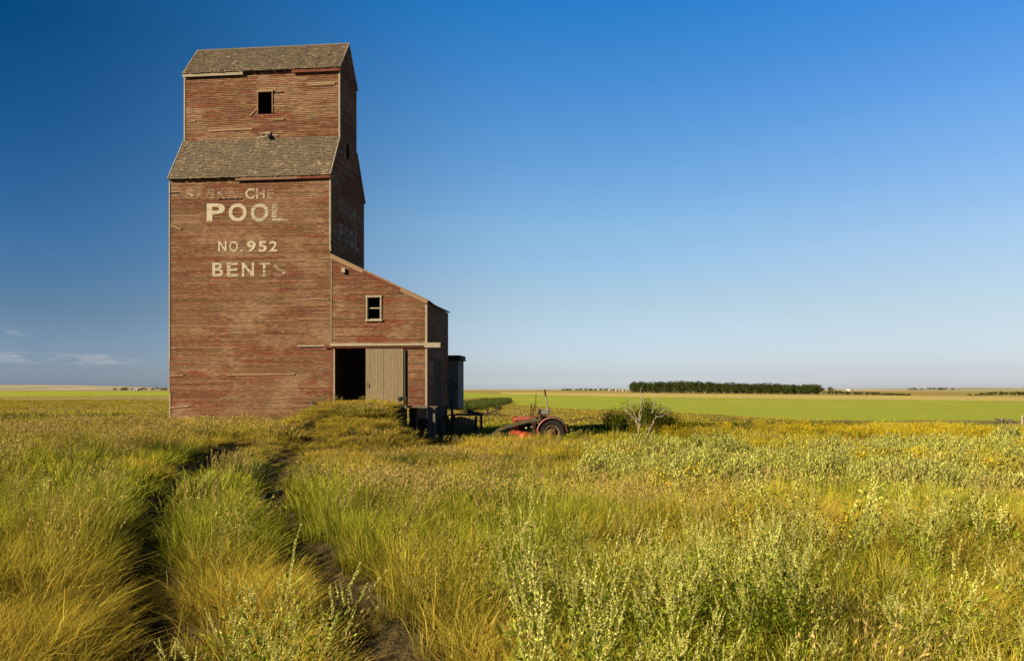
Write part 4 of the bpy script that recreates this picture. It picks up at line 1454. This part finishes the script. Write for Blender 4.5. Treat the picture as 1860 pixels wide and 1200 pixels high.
def clover_proto(n_st, rad, h, near=True):
    fb = FB()
    for k in range(n_st):
        r = rad * math.sqrt(g.random()); a = g.random() * 6.28; b0 = np.array([r * math.cos(a), r * math.sin(a), 0.])
        hk = h * (.75 + .5 * g.random()); lean = np.array([.16 + g.normal(0, .16), g.normal(0, .14), 0])
        ts = np.linspace(0, 1, 6)
        nb = 6 if near else 5
        # stem
        pts = [b0 + lean * hk * t ** 1.6 + np.array([0, 0, hk * t]) for t in ts]
        w = .005 if near else .010
        V = []
        for i, p in enumerate(pts): V += [p - [w * .5 * (1.1 - ts[i] * .8), 0, 0], p + [w * .5 * (1.1 - ts[i] * .8), 0, 0]]
        V = np.array(V); fb.add(V, np.array([[2 * j, 2 * j + 1, 2 * j + 3, 2 * j + 2] for j in range(5)]), np.repeat(ts, 2), 0., np.full(12, g.random()))
        # leaflets
        m = 60 if near else 30
        t = g.random(m) * .85 + .08; off = g.normal(0, .055 * (1 + (0 if near else .4)), (m, 3)) * np.array([1, 1, .5])
        P = b0 + lean * hk * (t ** 1.6)[:, None] + np.stack([0 * t, 0 * t, hk * t], -1) + off
        D = off + np.array([.0, 0, .05]) + g.normal(0, .02, (m, 3))
        ll = .045 if near else .065
        fb.leaves(g, P, D, ll * (.7 + .6 * g.random(m)), ll * .30, 0., .3 + .7 * g.random(m))
        # flower spikes
        for q in range(nb):
            t0 = .55 + .45 * (q + 1) / nb; c = b0 + lean * hk * t0 ** 1.6 + np.array([0, 0, hk * t0])
            if q < nb - 1:
                a = g.random() * 6.28; sp = np.array([math.cos(a) * .38 + .12, math.sin(a) * .38, .95])
            else: sp = np.array([lean[0] + .2, lean[1], 1.])
            sp /= np.linalg.norm(sp); st = c + sp * (.03 + .03 * g.random()) * (1 if q < nb - 1 else 0)
            Ls = .07 + .09 * g.random(); m = 60 if near else 16
            u = np.linspace(0, 1, m); P = st + sp * (Ls * u)[:, None] + g.normal(0, .0030 if near else .006, (m, 3)) * (1.15 - u[:, None])
            D = g.normal(0, .6, (m, 3)) + sp * .8
            fl = .0095 if near else .022
            fb.leaves(g, P, D, fl * (1.2 - .6 * u) * (.7 + .6 * g.random(m)), fl * .7, 1.0)
    return proto(fb, "clover_plant", M_CLOV)


PC = [clover_proto(3, .10, .52 + .09 * _) for _ in range(6)] + [clover_proto(6, .25, .62, False) for _ in range(3)]


def shrub_proto(n_st, rad, h, L, Wd, per, mat, name, flower=0., fl_n=0, fl_s=.02, up=.8):
    fb = FB()
    for k in range(n_st):
        r = rad * math.sqrt(g.random()); a = g.random() * 6.28; b0 = np.array([r * math.cos(a), r * math.sin(a), 0.])
        hk = h * (.7 + .45 * g.random()) * (1 - .3 * (r / rad) ** 2); lean = np.array([.10 + g.normal(0, .15), g.normal(0, .15), 0])
        ts = np.linspace(0, 1, 4); V = []
        for t in ts:
            p = b0 + lean * hk * t ** 1.5 + np.array([0, 0, hk * t]); V += [p - [.006, 0, 0], p + [.006, 0, 0]]
        fb.add(np.array(V), np.array([[2 * j, 2 * j + 1, 2 * j + 3, 2 * j + 2] for j in range(3)]), np.repeat(ts * .5, 2), 0., np.full(8, .3))
        t = .15 + .85 * g.random(per) ** .8; a = g.random(per) * 6.28; D = np.stack([np.cos(a) * .6 + .15, np.sin(a) * .6, up + .4 * g.random(per)], -1)
        P = b0 + lean * hk * (t ** 1.5)[:, None] + np.stack([0 * t, 0 * t, hk * t * .96], -1) + D * .012
        fb.leaves(g, P, D, L * (.6 + .7 * g.random(per)), Wd, 0., .25 + .75 * t)
        if fl_n:
            P = b0 + lean * hk + np.array([0, 0, hk * .98]) + g.normal(0, 1, (fl_n, 3)) * np.array([.07, .07, .06])
            fb.leaves(g, P, g.normal(0, 1, (fl_n, 3)), fl_s * (.6 + .8 * g.random(fl_n)), fl_s * .8, 1.0)
    return proto(fb, name, mat)


PSH = [shrub_proto(16, .34, .72, .085, .021, 30, M_SILV, "silver_shrub") for _ in range(5)]
PYL = [shrub_proto(12, .32, .62, .05, .011, 18, M_YEL, "yellow_plant", 1, 22, .028) for _ in range(4)]
PRD = []
for _ in range(3):
    fb = FB(); fb.blades(g, 90, .55, 1.0, .25, .022, .18, .10, 4); fb.blades(g, 50, .55, .6, .3, .022, .3, .10, 3); PRD.append(proto(fb, "reed_clump", M_REED))

# ------------------------------------------------------------------ where everything grows
nx_, ny_ = np.array([p[0] for p in near_edge]), np.array([p[1] for p in near_edge])


def in_field(x, y): return y > np.interp(x, nx_, ny_) - .5


def in_building(x, y):
    dx, dy = x - P0.x, y - P0.y; u = dx * CU - dy * SU; v = dx * SU + dy * CU
    return ((u > UL - .05) & (u < .05) & (v > -.02) & (v < DEP + .1)) | ((u > -.1) & (u < US + .05) & (v > -.02) & (v < DEP + .1)) | ((u > 3.9) & (u < 7.3) & (v > 4.9) & (v < 9.4)) | ((u > 3.75) & (u < US) & (v > -1.6) & (v <= 0))


def gauss(x, y, cx, cy, sx, sy): return np.exp(-((x - cx) / sx) ** 2 - ((y - cy) / sy) ** 2)


def in_tractor(x, y): return (x > -.7) & (x < 3.1) & (y > 42.3) & (y < 43.9)


def rutness(x, y):
    xl = np.interp(y, RUT_Y, RUT_L); xg = np.interp(y, RUT_Y, RUT_R)
    k = 1 - sst(y, 31, 34)
    wl = .50 + .022 * np.clip(y - 8, 0, 22); wr = .46 + .016 * np.clip(y - 8, 0, 22)
    wob = .10 * (fbm(x * 0 + 3, y * 1.3, 41) - .5)
    return np.clip((np.exp(-((x - xl + wob) / wl) ** 4) + 1.0 * np.exp(-((x - xg + wob) / wr) ** 4)), 0, 1) * k


def field_pts(n, y0, y1, mx=.78, pad=2.0, seed=0):
    q = np.random.default_rng(seed)
    y = np.sqrt(q.random(n) * (y1 ** 2 - y0 ** 2) + y0 ** 2) if y0 > 0 else q.random(n) * (y1 - y0) + y0
    x = (q.random(n) * 2 - 1) * (mx * np.abs(y) + pad)
    return x, y, q


def tone_map(x, y):
    """0 straw gold .. 1 green"""
    t = .54 + 2.3 * (fbm(x * .24 + 3, y * .16, 51) - .5) + .9 * (fbm(x * .7, y * .5, 61, 3) - .5)
    t += .45 * gauss(x, y, -9, 17, 7, 4.5) + .40 * gauss(x, y, -1, 11.5, 4.5, 4) + .2 * gauss(x, y, -14, 24, 9, 6)
    t -= 1.3 * gauss(x, y, -9, 38, 5, 7) + .30 * gauss(x, y, -5, 5.5, 3.0, 2.2) + .55 * gauss(x, y, -1.9, 5.6, .9, 1.6) + .55 * gauss(x, y, -.7, 5.9, .8, 1.0) + .5 * gauss(x, y, 3, 24, 6, 7) + .75 * gauss(x, y, 6, 10.8, 4.5, 2.4) + .6 * gauss(x, y, 2, 37, 8, 5)
    t -= .35 * sst(y, 60, 90) + .25 * gauss(x, y, -22, 30, 10, 7)
    return np.clip(t, 0, 1)


Pl, Rl, Sl, Il, Tl = [], [], [], [], []
for li, (y0, y1, dens) in enumerate(((2.2, 13.5, 30), (13.5, 46, 8.5), (46, 68, 2.8), (68, 240, .28))):
    area = (y1 ** 2 - y0 ** 2) * .78 + 4 * (y1 - y0)
    n = int(area * dens)
    x, y, q = field_pts(n, y0, y1, .78, 2.0, 100 + li)
    tn = tone_map(x, y); rt = rutness(x, y)
    keep = ~in_field(x, y) & ~in_building(x, y) & (q.random(n) > rt * .93) & ~in_tractor(x, y)
    x, y, tn, rt = x[keep], y[keep], tn[keep], rt[keep]; m = len(x)
    hs = (.80 + .75 * (fbm(x * .33, y * .33, 71) - .4)) * (1 - .62 * rt)
    hs *= 1 - .60 * gauss(x, y, -9, 39, 4.5, 7) - .25 * gauss(x, y, -8.5, 25, 2.0, 6)
    hs *= 1 - .30 * sst(x, -5, 1) * gauss(x, y, x, 36, 1, 5)
    hs *= 1 + 1.0 * gauss(x, y, 1.2, 41.6, 2.8, .9) + 1.6 * (1 - .85 * gauss(x, y, -9, 39, 5, 7)) * (fbm(x * 1.3, y * 1.3, 73, 3) - .5)
    hs *= 1 - .6 * gauss(x, y, -5.2, 41, 1.6, 3) - .30 * sst(x, -.5, .8) * (1 - sst(y, 6, 9))
    hs *= 1 - .5 * gauss(x, y, -11, 42, 1.2, 1.5)
    hs *= 1 - .3 * sst(y, 45, 62)
    s_ = .85 + .35 * q.random(m)
    sc_ = np.stack([s_, s_, s_ * np.clip(hs, .25, 1.6)], -1)
    if li == 3: tn = tn * .75; sc_[:, 2] *= .5
    ty = (q.random(m) < np.clip(tn * 1.3 - .15, 0, 1)).astype(int)
    idx = li * 8 + ty * 4 + q.integers(0, 4, m)
    Pl.append(np.stack([x, y, H(x, y) - .02], -1)); Sl.append(sc_); Il.append(idx); Tl.append(np.clip(tn + q.normal(0, .07, m), 0, 1))
    Rl.append(np.stack([q.normal(0, .06, m), q.normal(0, .06, m), q.normal(0, .5, m)], -1))
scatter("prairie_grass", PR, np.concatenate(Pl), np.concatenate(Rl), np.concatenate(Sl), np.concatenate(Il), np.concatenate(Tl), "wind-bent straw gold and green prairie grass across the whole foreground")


def grow(name, protos, seed, y0, y1, dens, mask, pick, label, z0=.0, hmul=None, tone=None, mx=.78, rotsd=.7):
    area = (y1 ** 2 - y0 ** 2) * mx + 4 * (y1 - y0); n = int(area * dens)
    x, y, q = field_pts(n, y0, y1, mx, 2.0, seed)
    keep = (q.random(n) < np.clip(mask(x, y), 0, 1)) & ~in_field(x, y) & ~in_building(x, y) & ~in_tractor(x, y) & (rutness(x, y) < .4)
    x, y = x[keep], y[keep]; m = len(x)
    s_ = .8 + .4 * q.random(m); hz = s_ * (hmul(x, y) if hmul else 1 - .35 * sst(y, 22, 40))
    tn = tone(x, y) if tone else q.random(m)
    return scatter(name, protos, np.stack([x, y, H(x, y) - .02 + z0], -1), np.stack([q.normal(0, .06, m), q.normal(0, .06, m), q.normal(0, rotsd, m)], -1), np.stack([s_, s_, hz], -1), pick(y, q.integers(0, 999, m)), tn, label)


seedmask = lambda x, y: (1 - gauss(x, y, -9.3, 40, 4.5, 6)) * (.05 + .30 * (1 - sst(y, 11, 17)) * (1 - .7 * sst(x, 1, 3)) + .9 * gauss(x, y, -6.5, 9.5, 2.6, 2.2) + .8 * gauss(x, y, -1.2, 13.6, 2.8, 2.2) + .45 * gauss(x, y, -3, 27, 5, 3) + .25 * gauss(x, y, -16, 26, 9, 6) + .5 * gauss(x, y, 1.7, 8.6, 1.6, 1.5) + .25 * gauss(x, y, -20, 40, 8, 6) + .15 * gauss(x, y, -6, 20, 4, 3)) * (.35 + 1.3 * sst(fbm(x * .5, y * .5, 81), .38, .6))
grow("seed_grass", PS, 201, 3, 60, 3.0, seedmask, lambda y, r: np.where(y < 13, r % 4, np.where(y < 30, 4 + r % 4, 8 + r % 3)), "tall tan seed heads standing above the grass")

clov = lambda x, y: (1.0 * sst(x, -.7, .5) * (1 - sst(y + .45 * np.clip(x - 1.5, 0, 3), 5.6, 8.2)) * (1 - .55 * gauss(x, y, 4.8, 9.0, 1.8, 1.6)) + .8 * gauss(x, y, -1.35, 4.7, .55, .8) + .13 * sst(x, 0, 3) * (1 - sst(y, 9, 11)) + .12 * gauss(x, y, 4.5, 9, 2, 1.5)) * (.12 + 1.3 * sst(fbm(x * 1.1, y * 1.1, 91), .38, .58))
grow("sweet_clover", PC, 301, 2.6, 14, 14, clov, lambda y, r: np.where(y < 9, r % 6, 6 + r % 3), "white sweet clover with pale flower spikes in the near right", hmul=lambda x, y: .45 + 1.15 * fbm(x * 1.7, y * 1.7, 93, 2), rotsd=1.8)

silv = lambda x, y: (sst(x, 2.2, 4.6) * sst(y + x * .02, 18.0, 20.5) * (1 - sst(y - x * .05, 34, 38))) * (.45 + 1.0 * sst(fbm(x * .35, y * .35, 95), .36, .55)) + .55 * gauss(x, y, -6.4, 13.2, 1.1, 3.2) + .3 * gauss(x, y, -3.2, 9.5, .8, 1.2)
grow("silver_shrub_patch", PSH, 401, 6, 40, 5.0, silv, lambda y, r: r % 5, "pale silver green shrubs in a low thicket on the right", hmul=lambda x, y: (.35 + 1.5 * fbm(x * .55, y * .55, 96, 2)) * (1 - .45 * sst(-x, 1, 3)))

yel = lambda x, y: (sst(x, 6, 13) * sst(y, 21, 27) * (1 - sst(y, 50, 58)) * 1.3 * sst(fbm(x * .30, y * .22, 97), .50, .60) + .9 * gauss(x, y, 2.9, 31, 1.2, 2.5) + .5 * gauss(x, y, 3.2, 15.4, .6, .7) + .8 * gauss(x, y, 24, 47, 9, 4) + .25 * sst(x, 1, 3) * (1 - sst(y, 10, 13)) * sst(fbm(x * .8, y * .8, 98), .55, .65) + .5 * gauss(x, y, 9, 43, 1, 1))
grow("yellow_flower_patch", PYL, 501, 5, 62, 2.6, yel, lambda y, r: r % 4, "yellow flowering weeds scattered over the right of the field", hmul=lambda x, y: np.where(y < 13, .8, 1.35))

reed_shade = lambda x, y: .45 * sst(fbm(x * .3, y * .3, 99), .3, .5) * (1.0 * gauss(x, y, 5.6, 53, 2.6, 3) + 1.0 * gauss(x, y, 15.5, 56, 6.5, 2.5) + .8 * gauss(x, y, 21, 59, 4, 2) + .5 * gauss(x, y, 10, 50, 3, 3)) + 0 * x  # few real reeds; their dark colour mostly stands in for the elevator's shadow
grow("reed_shadow_band", PRD, 601, 44, 70, 1.7, reed_shade, lambda y, r: r % 3, "dark blue green reeds deepening the shadow band behind the tractor and bush")

# dark low leaf clumps scattered on the bank far behind the shed
def bank_clump_pts():
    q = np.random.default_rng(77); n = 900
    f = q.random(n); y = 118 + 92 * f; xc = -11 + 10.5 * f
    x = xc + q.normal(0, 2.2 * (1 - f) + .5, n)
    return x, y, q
x, y, q = bank_clump_pts(); ok = ~in_field(x, y); x, y = x[ok], y[ok]; m = len(x)
scatter("bank_dark_clumps", PRD, np.stack([x, y, H(x, y) - .1], -1), np.stack([0 * x, 0 * x, q.random(m) * 6], -1), np.stack([1.5 + 0 * x, 1.5 + 0 * x, .8 + .4 * q.random(m)], -1), q.integers(0, 3, m), q.random(m), "dark low clumps along the bank behind the white shed")

# ------------------------------------------------------------------ bushes, dead trees, stones
M_BARK = wood_mat("bleached_bark", (.55, .50, .42), (.34, .29, .23), (14, 14, 4), .6)
M_TWIG = plain_mat("dark_twig", (.10, .075, .05), .9, 0, .4, 9)


def bush(name, x, y, r, h, n_leaf, label, seed):
    q = np.random.default_rng(seed); z0 = Hs(x, y)
    E = empty(name, (x, y, z0)); tag(E, label, "bush")
    mb = MB()
    tips = []
    for k in range(16):
        a = q.random() * 6.28; rr = r * .85 * math.sqrt(q.random()); hk = h * (.55 + .4 * q.random()) * (1 - .25 * (rr / r) ** 2)
        p = [(0.1 * math.cos(a), .1 * math.sin(a), -.1), (rr * .5 * math.cos(a), rr * .5 * math.sin(a), hk * .55), (rr * math.cos(a), rr * math.sin(a), hk)]
        mb.tube(p, [.03, .018, .006], 5); tips.append(np.array(p[2])); tips.append(np.array(p[1]) * .5 + np.array(p[2]) * .5)
    mb.build("stem", M_TWIG, E)
    fb = FB(); T = np.array(tips)
    k = q.integers(0, len(T), n_leaf); d = q.normal(0, 1, (n_leaf, 3)); d /= np.linalg.norm(d, axis=1, keepdims=True)
    P = T[k] + d * (q.random(n_leaf)[:, None] ** .5) * np.array([r * .36, r * .36, h * .22])
    P[:, 2] = np.abs(P[:, 2])
    P += q.normal(0, .06, P.shape)
    fb.leaves(q, P, d + q.normal(0, .6, (n_leaf, 3)), .07 + .05 * q.random(n_leaf), .05)
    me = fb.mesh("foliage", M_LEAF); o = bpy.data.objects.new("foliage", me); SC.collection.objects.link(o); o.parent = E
    return E


bush("leafy_bush", 8.55, 48.4, 1.5, 2.5, 6500, "dense dark green bush behind the bare dead tree", 5)
bush("leafy_bush", 6.5, 48.8, 1.0, 1.8, 3000, "smaller green bush to the left of the dead tree", 6)
bush("leafy_bush", 9.9, 49.2, 1.0, 1.7, 2600, "low shaded bush to the right of the dead tree", 8)


def dead_tree(x, y, limbs, label, seed):
    q = random.Random(seed); z0 = Hs(x, y)
    E = empty("dead_tree", (x, y, z0)); tag(E, label, "dead tree", "dead trees by the bush")
    L = lambda px, py: Vector(((px - 930) / F * y - x, 0, CAMZ + (HY - py) / F * y - z0))
    for i, (pts, r0, r1) in enumerate(limbs):
        mb = MB(); P = [L(*p) for p in pts]
        for j, p in enumerate(P): p.y = (q.random() - .5) * .35 * (j > 0)
        # subdivide with a little crookedness
        Q = [P[0]]
        for a, b in zip(P[:-1], P[1:]):
            for t in (.33, .66, 1.0):
                v = a.lerp(b, t)
                if t < 1: v += Vector((q.gauss(0, .025), q.gauss(0, .025), q.gauss(0, .015)))
                Q.append(v)
        n = len(Q); rad = [r0 + (r1 - r0) * k / (n - 1) for k in range(n)]
        mb.tube(Q, rad, 8)
        if i > 0 or len(limbs) == 1 or True:
            for k in range(2 if i == 0 else 5, n):
                for _ in range(2):
                    d = Vector((q.gauss(0, .5), q.gauss(0, .4), .35 + q.random() * .5)).normalized() * q.uniform(.15, .5)
                    m_ = Q[k] + d * .5 + Vector((q.gauss(0, .03), 0, q.gauss(0, .02)))
                    mb.tube([Q[k], m_, Q[k] + d], [rad[k] * .35 + .002, .005, .002], 5)
        mb.build("trunk" if i == 0 else "branch", M_BARK, E)
    return E


dead_tree(7.62, 46.0, [
    ([(1160, 792), (1160, 782), (1161, 771)], .055, .045),
    ([(1161, 771), (1162, 750), (1163.5, 732), (1164, 708)], .034, .010),
    ([(1160, 772), (1150, 758), (1139, 747), (1132, 744)], .034, .008),
    ([(1158, 768), (1153, 752), (1146, 738), (1143, 733)], .035, .010),
    ([(1162, 765), (1166, 745), (1168, 728), (1169, 716)], .025, .008)],
    "bare bleached dead tree with the tallest upright limb", 3)
dead_tree(8.38, 46.7, [
    ([(1175, 790), (1178, 782), (1182, 775)], .045, .04),
    ([(1182, 775), (1188, 763), (1196, 753), (1204, 745)], .034, .008),
    ([(1184, 750), (1186, 742), (1189, 732), (1191, 726)], .035, .010),
    ([(1193, 757), (1202, 755), (1209, 752), (1214, 754)], .03, .008),
    ([(1199, 751), (1205, 743), (1212, 740), (1218, 742)], .022, .007)],
    "bare dead tree leaning right over the dark bush", 4)

M_STONE = plain_mat("pale_field_stone", (.40, .36, .29), .9, 0, .35, 6)


def rock(name, x, y, z, sx, sy, sz, label, seed, cat="stone", mat=None, group=None):
    q = np.random.default_rng(seed)
    import bmesh
    bm = bmesh.new(); bmesh.ops.create_icosphere(bm, subdivisions=3, radius=1)
    for v in bm.verts:
        k = 1 + .35 * (fbm(np.array([v.co.x * 1.3 + seed]), np.array([v.co.y * 1.3 + v.co.z * 1.7]), seed)[0] - .5)
        v.co = Vector((v.co.x * sx * k, v.co.y * sy * k, v.co.z * sz * k))
    me = bpy.data.meshes.new(name); bm.to_mesh(me); bm.free(); me.materials.append(mat or M_STONE)
    o = bpy.data.objects.new(name, me); SC.collection.objects.link(o); o.location = (x, y, z)
    return tag(o, label, cat, group)


rock("field_stone", 6.95, 43.6, Hs(6.95, 43.6) + .12, .36, .25, .15, "largest pale stone at the foot of the dead tree", 1, group="pale stones by the dead tree")
rock("field_stone", 6.2, 44.4, Hs(6.2, 44.4) + .12, .12, .12, .10, "small pale stone left of the largest stone by the dead tree", 2, group="pale stones by the dead tree")


def plank_pile(name, x, y, n, L, label, seed, mat, h=.5, cat="wood pile"):
    q = random.Random(seed); E = empty(name, (x, y, Hs(x, y))); tag(E, label, cat)
    mb = MB()
    for k in range(n):
        a = q.uniform(-.5, .5); l = L * q.uniform(.4, 1); cx, cy, cz = q.uniform(-.3, .3) * L, q.uniform(-.3, .3), q.uniform(.05, h)
        t = q.uniform(-.35, .35)
        mb.bar((cx - math.cos(a) * l / 2, cy - math.sin(a) * l / 2, cz - t * l / 2), (cx + math.cos(a) * l / 2, cy + math.sin(a) * l / 2, cz + t * l / 2), .16, .05, q.random())
    mb.build("boards", mat, E)
    mb = MB(); mb.tube([(-.2, 0, 0), (-.25, .05, h * .9), (-.15, 0, h * 1.3)], [.16, .13, .07], 8); mb.build("stump", mat, E)
    return E


plank_pile("fallen_gate", 41.6, 65.0, 9, 1.9, "pale broken boards lying at the edge of the green field, far right", 4, MAT['oldgrey'], .55)
plank_pile("brush_heap", -2.7, 92, 14, 2.6, "dark heap of old timber in the grass left of the tractor", 5, MAT['darkwood'], .75)
p = wpt(1857, 770, 63)
E = empty("fence_post", (p[0], p[1], Hs(p[0], p[1]))); tag(E, "single pale fence post at the far right edge of the grass", "fence post")
mb = MB(); mb.tube([(0, 0, -.2), (.02, 0, .6), (.03, 0, 1.0)], [.09, .085, .07], 8); mb.build("post", MAT['trim'], E)
mb = MB(); mb.bar((-.05, -.09, .75), (.3, -.09, .80), .03, .08); mb.build("wire_batten", MAT['oldgrey'], E)

# two white blooms and a dry clump close to the camera
M_WHITE = foliage_mat("white_petal", (.6, .6, .5), (.85, .84, .74), (.6, .6, .5), (.85, .84, .74))
for (px, py, lab, sd) in ((1173, 1079, "round white bloom, the left and upper of two in the near grass", 1), (1229, 1087, "round white bloom, the right and lower of two in the near grass", 2)):
    y = 6.3; p = wpt(px, py, y); q = np.random.default_rng(sd); z0 = Hs(p[0], y)
    E = empty("white_flower", (p[0], y, z0)); tag(E, lab, "flower", "white blooms in the near grass")
    mb = MB(); mb.tube([(0, .03, 0), (.01, .01, (p[2] - z0) * .6), (0, 0, p[2] - z0)], [.005, .004, .003], 6); mb.build("stem", M_REED, E)
    fb = FB(); n = 240; d = q.normal(0, 1, (n, 3)); d /= np.linalg.norm(d, axis=1, keepdims=True)
    fb.leaves(q, np.tile([[0, 0, p[2] - z0]], (n, 1)) + d * .006, d, .030, .018)
    o = bpy.data.objects.new("bloom", fb.mesh("bloom", M_WHITE)); SC.collection.objects.link(o); o.parent = E
q = np.random.default_rng(5); x, y = -.55, 4.75
E = empty("dry_weed_clump", (x, y, Hs(x, y))); tag(E, "curled brown dry weed clump at the bottom edge", "dry weed")
fb = FB(); n = 260; a = q.random(n) * 6.28; rr = .05 + .09 * q.random(n)
P = np.stack([np.cos(a) * rr, np.sin(a) * rr, .10 + .22 * q.random(n)], -1); D = np.stack([-np.sin(a), np.cos(a), q.normal(0, .5, n)], -1)
M_DRY = foliage_mat("dry_weed", (.12, .07, .04), (.38, .25, .14), (.12, .07, .04), (.34, .2, .1))
fb.leaves(q, P, D, .10, .009); fb.blades(q, 40, .06, .34, .3, .006, .5, .1, 4)
o = bpy.data.objects.new("stalks", fb.mesh("stalks", M_DRY)); SC.collection.objects.link(o); o.parent = E

# ------------------------------------------------------------------ far trees and farms
M_FAR = foliage_mat("far_tree_leaf", (.035, .05, .018), (.09, .115, .035), (.045, .06, .02), (.12, .14, .04))


def tree_belt(name, prof, label, size, seed, depth=14, step=1.0, bushy=1.0):
    """prof: list of (x, y, height); a belt whose crowns merge into one mass"""
    q = np.random.default_rng(seed); fb = FB(); mb = MB()
    for (x0, y0, h0), (x1, y1, h1) in zip(prof[:-1], prof[1:]):
        L = math.hypot(x1 - x0, y1 - y0); n = max(2, int(L / (size * .42) * step))
        for k in range(n):
            f = (k + q.random()) / n; x = x0 + (x1 - x0) * f + q.normal(0, .5); y = y0 + (y1 - y0) * f + q.random() * depth
            h = (h0 + (h1 - h0) * f) * q.uniform(.82, 1.04) * (.86 + .3 * float(fbm(np.array([x * .045]), np.array([3.3]), seed, 2)[0])); r = size * .5 * q.uniform(.7, 1.2)
            m = int(170 * bushy)
            lob = q.normal(0, 1, (6, 3)) * np.array([r * .45, r * .45, h * .13]) + np.array([0, 0, h * .58])
            d = q.normal(0, 1, (m, 3)); d /= np.linalg.norm(d, axis=1, keepdims=True)
            P = lob[q.integers(0, 6, m)] + d * (q.random(m)[:, None] ** .4) * np.array([r * .6, r * .6, h * .27])
            P[:, 2] = np.clip(P[:, 2], .15, h); P += np.array([x, y, 0])
            fb.leaves(q, P, d + q.normal(0, .5, (m, 3)), size * .16 * (.6 + .8 * q.random(m)), size * .12)
            mb.tube([(x, y, -.2), (x + q.normal(0, .2), y, h * .5)], [.16, .06], 5)
    E = fb.mesh(name, M_FAR); o = bpy.data.objects.new(name, E); SC.collection.objects.link(o)
    tag(o, label, None, None, 'stuff')
    t_ = mb.build("trunk", M_TWIG, o)
    return o


def gp(px, py): return ground_at(px, py, 0)
a = gp(1152, 713.2); b = gp(1330, 714.6); c = gp(1500, 716.0)
tree_belt("poplar_shelter_belt", [(a[0], a[1], 10.6), (b[0], b[1], 9.4), (c[0], c[1], 6.6)], "long dark green shelter belt of trees across the ripe field", 5.6, 1, 30, 3.4, 1.3)
d_ = gp(1502, 716); e_ = gp(1580, 717); f_ = gp(1655, 718)
tree_belt("scrub_row", [(d_[0], d_[1], 3.2), (e_[0], e_[1], 1.9), (f_[0], f_[1], .9)], "thin row of low scrub running on from the tree belt", 2.6, 2, 5, .55, .6)
d_ = gp(1775, 718); e_ = gp(1815, 718); f_ = gp(1940, 718)
tree_belt("low_shelter_row", [(d_[0], d_[1], .7), (e_[0], e_[1], 2.1), (f_[0], f_[1], 2.4)], "low dark row of bushes at the far right horizon", 2.6, 3, 6, .8, .7)


def far_row(name, px0, px1, Y, h, label, seed, size=16):
    x0 = (px0 - 930) / F * Y; x1 = (px1 - 930) / F * Y
    return tree_belt(name, [(x0, Y, h), (x1, Y, h)], label, size, seed, 60, .5, .5)


far_row("distant_grove", 1020, 1150, 2600, 7, "dark line of distant trees left of the shelter belt", 4)
far_row("distant_grove", 195, 300, 2550, 10, "dark line of distant trees left of the elevator", 5)
far_row("distant_grove", 1655, 1745, 2500, 10, "blue-dark distant trees right of the white hall", 6)
far_row("distant_grove", 1500, 1535, 1400, 8, "short distant grove just right of the shelter belt", 7)

M_FW = plain_mat("white_farm_wall", (.60, .60, .58), .7, 0, .1, .3)
M_FR = plain_mat("grey_farm_roof", (.42, .42, .42), .7, 0, .2, .3)


def far_building(px, Y, w, h, label, roof_h=2.0, dep=10, cat="farm building", group=None):
    x = (px - 930) / F * Y
    E = empty("farm_building", (x, Y, 0)); tag(E, label, cat, group)
    mb = MB(); mb.box((-w / 2, 0, -1), (w / 2, dep, h), .5); mb.build("wall", M_FW, E)
    mb = MB(); o_ = .5
    A = [(-w / 2 - o_, -o_, h), (w / 2 + o_, -o_, h), (w / 2 + o_, dep / 2, h + roof_h), (-w / 2 - o_, dep / 2, h + roof_h), (w / 2 + o_, dep + o_, h), (-w / 2 - o_, dep + o_, h)]
    mb.face([A[0], A[1], A[2], A[3]], .5); mb.face([A[3], A[2], A[4], A[5]], .5); mb.face([A[1], A[4], A[2]], .5); mb.face([A[0], A[3], A[5]], .5)
    mb.build("roof", M_FR, E)
    mb = MB(); mb.box((-1.5, -.15, -.5), (1.5, -.02, h * .7), .5); mb.build("door", M_RUST, E)
    return E


far_building(1109, 1700, 6, 4, "small white farm building, leftmost of three beside the distant trees", group="white farm buildings by the tree belt")
far_building(1121, 1900, 7, 6, "white farm building, middle of three beside the distant trees", group="white farm buildings by the tree belt")
far_building(1134, 1700, 8, 4, "low white farm building, nearest to the shelter belt", group="white farm buildings by the tree belt")
far_building(1549, 1900, 15, 4.5, "long white hall alone on the right horizon", dep=18)
far_building(246, 1900, 9, 4.5, "pale farm building among the distant trees left of the elevator")
x = (1575 - 930) / F * 700
E = empty("pole", (x, 700, 0)); tag(E, "thin pale pole standing in the far fields", "pole")
mb = MB(); mb.tube([(0, 0, -.5), (0, 0, 5.2)], [.14, .09], 8); mb.build("shaft", MAT['trim'], E)
mb = MB(); mb.box((-.8, -.06, 4.5), (.8, .06, 4.62), .4); mb.build("crossarm", MAT['trim'], E)

# darker weedy hollows between the pale grass
dk = lambda x, y: (gauss(x, y, -29, 47, 9, 3.2) + .9 * gauss(x, y, -12.0, 31.5, 1.6, 1.6) + .8 * gauss(x, y, -11.2, 26, 1.3, 3) + .6 * gauss(x, y, -9.0, 19, 1.2, 3) + .7 * gauss(x, y, -6.4, 21, .7, 2.5) + .5 * gauss(x, y, -4.2, 13.6, .6, 1.5) + .6 * gauss(x, y, -1, 31, 6, 1.6) + .5 * gauss(x, y, -16, 21, 3, 2) + .6 * gauss(x, y, 20, 50, 6, 3)) * sst(fbm(x * .6, y * .6, 111), .3, .5)
grow("dark_weed_patch", PRD, 701, 10, 62, 2.4, dk, lambda y, r: r % 3, "dark green rank weeds in the hollows beside the track", hmul=lambda x, y: .42 + .2 * fbm(x, y, 3))
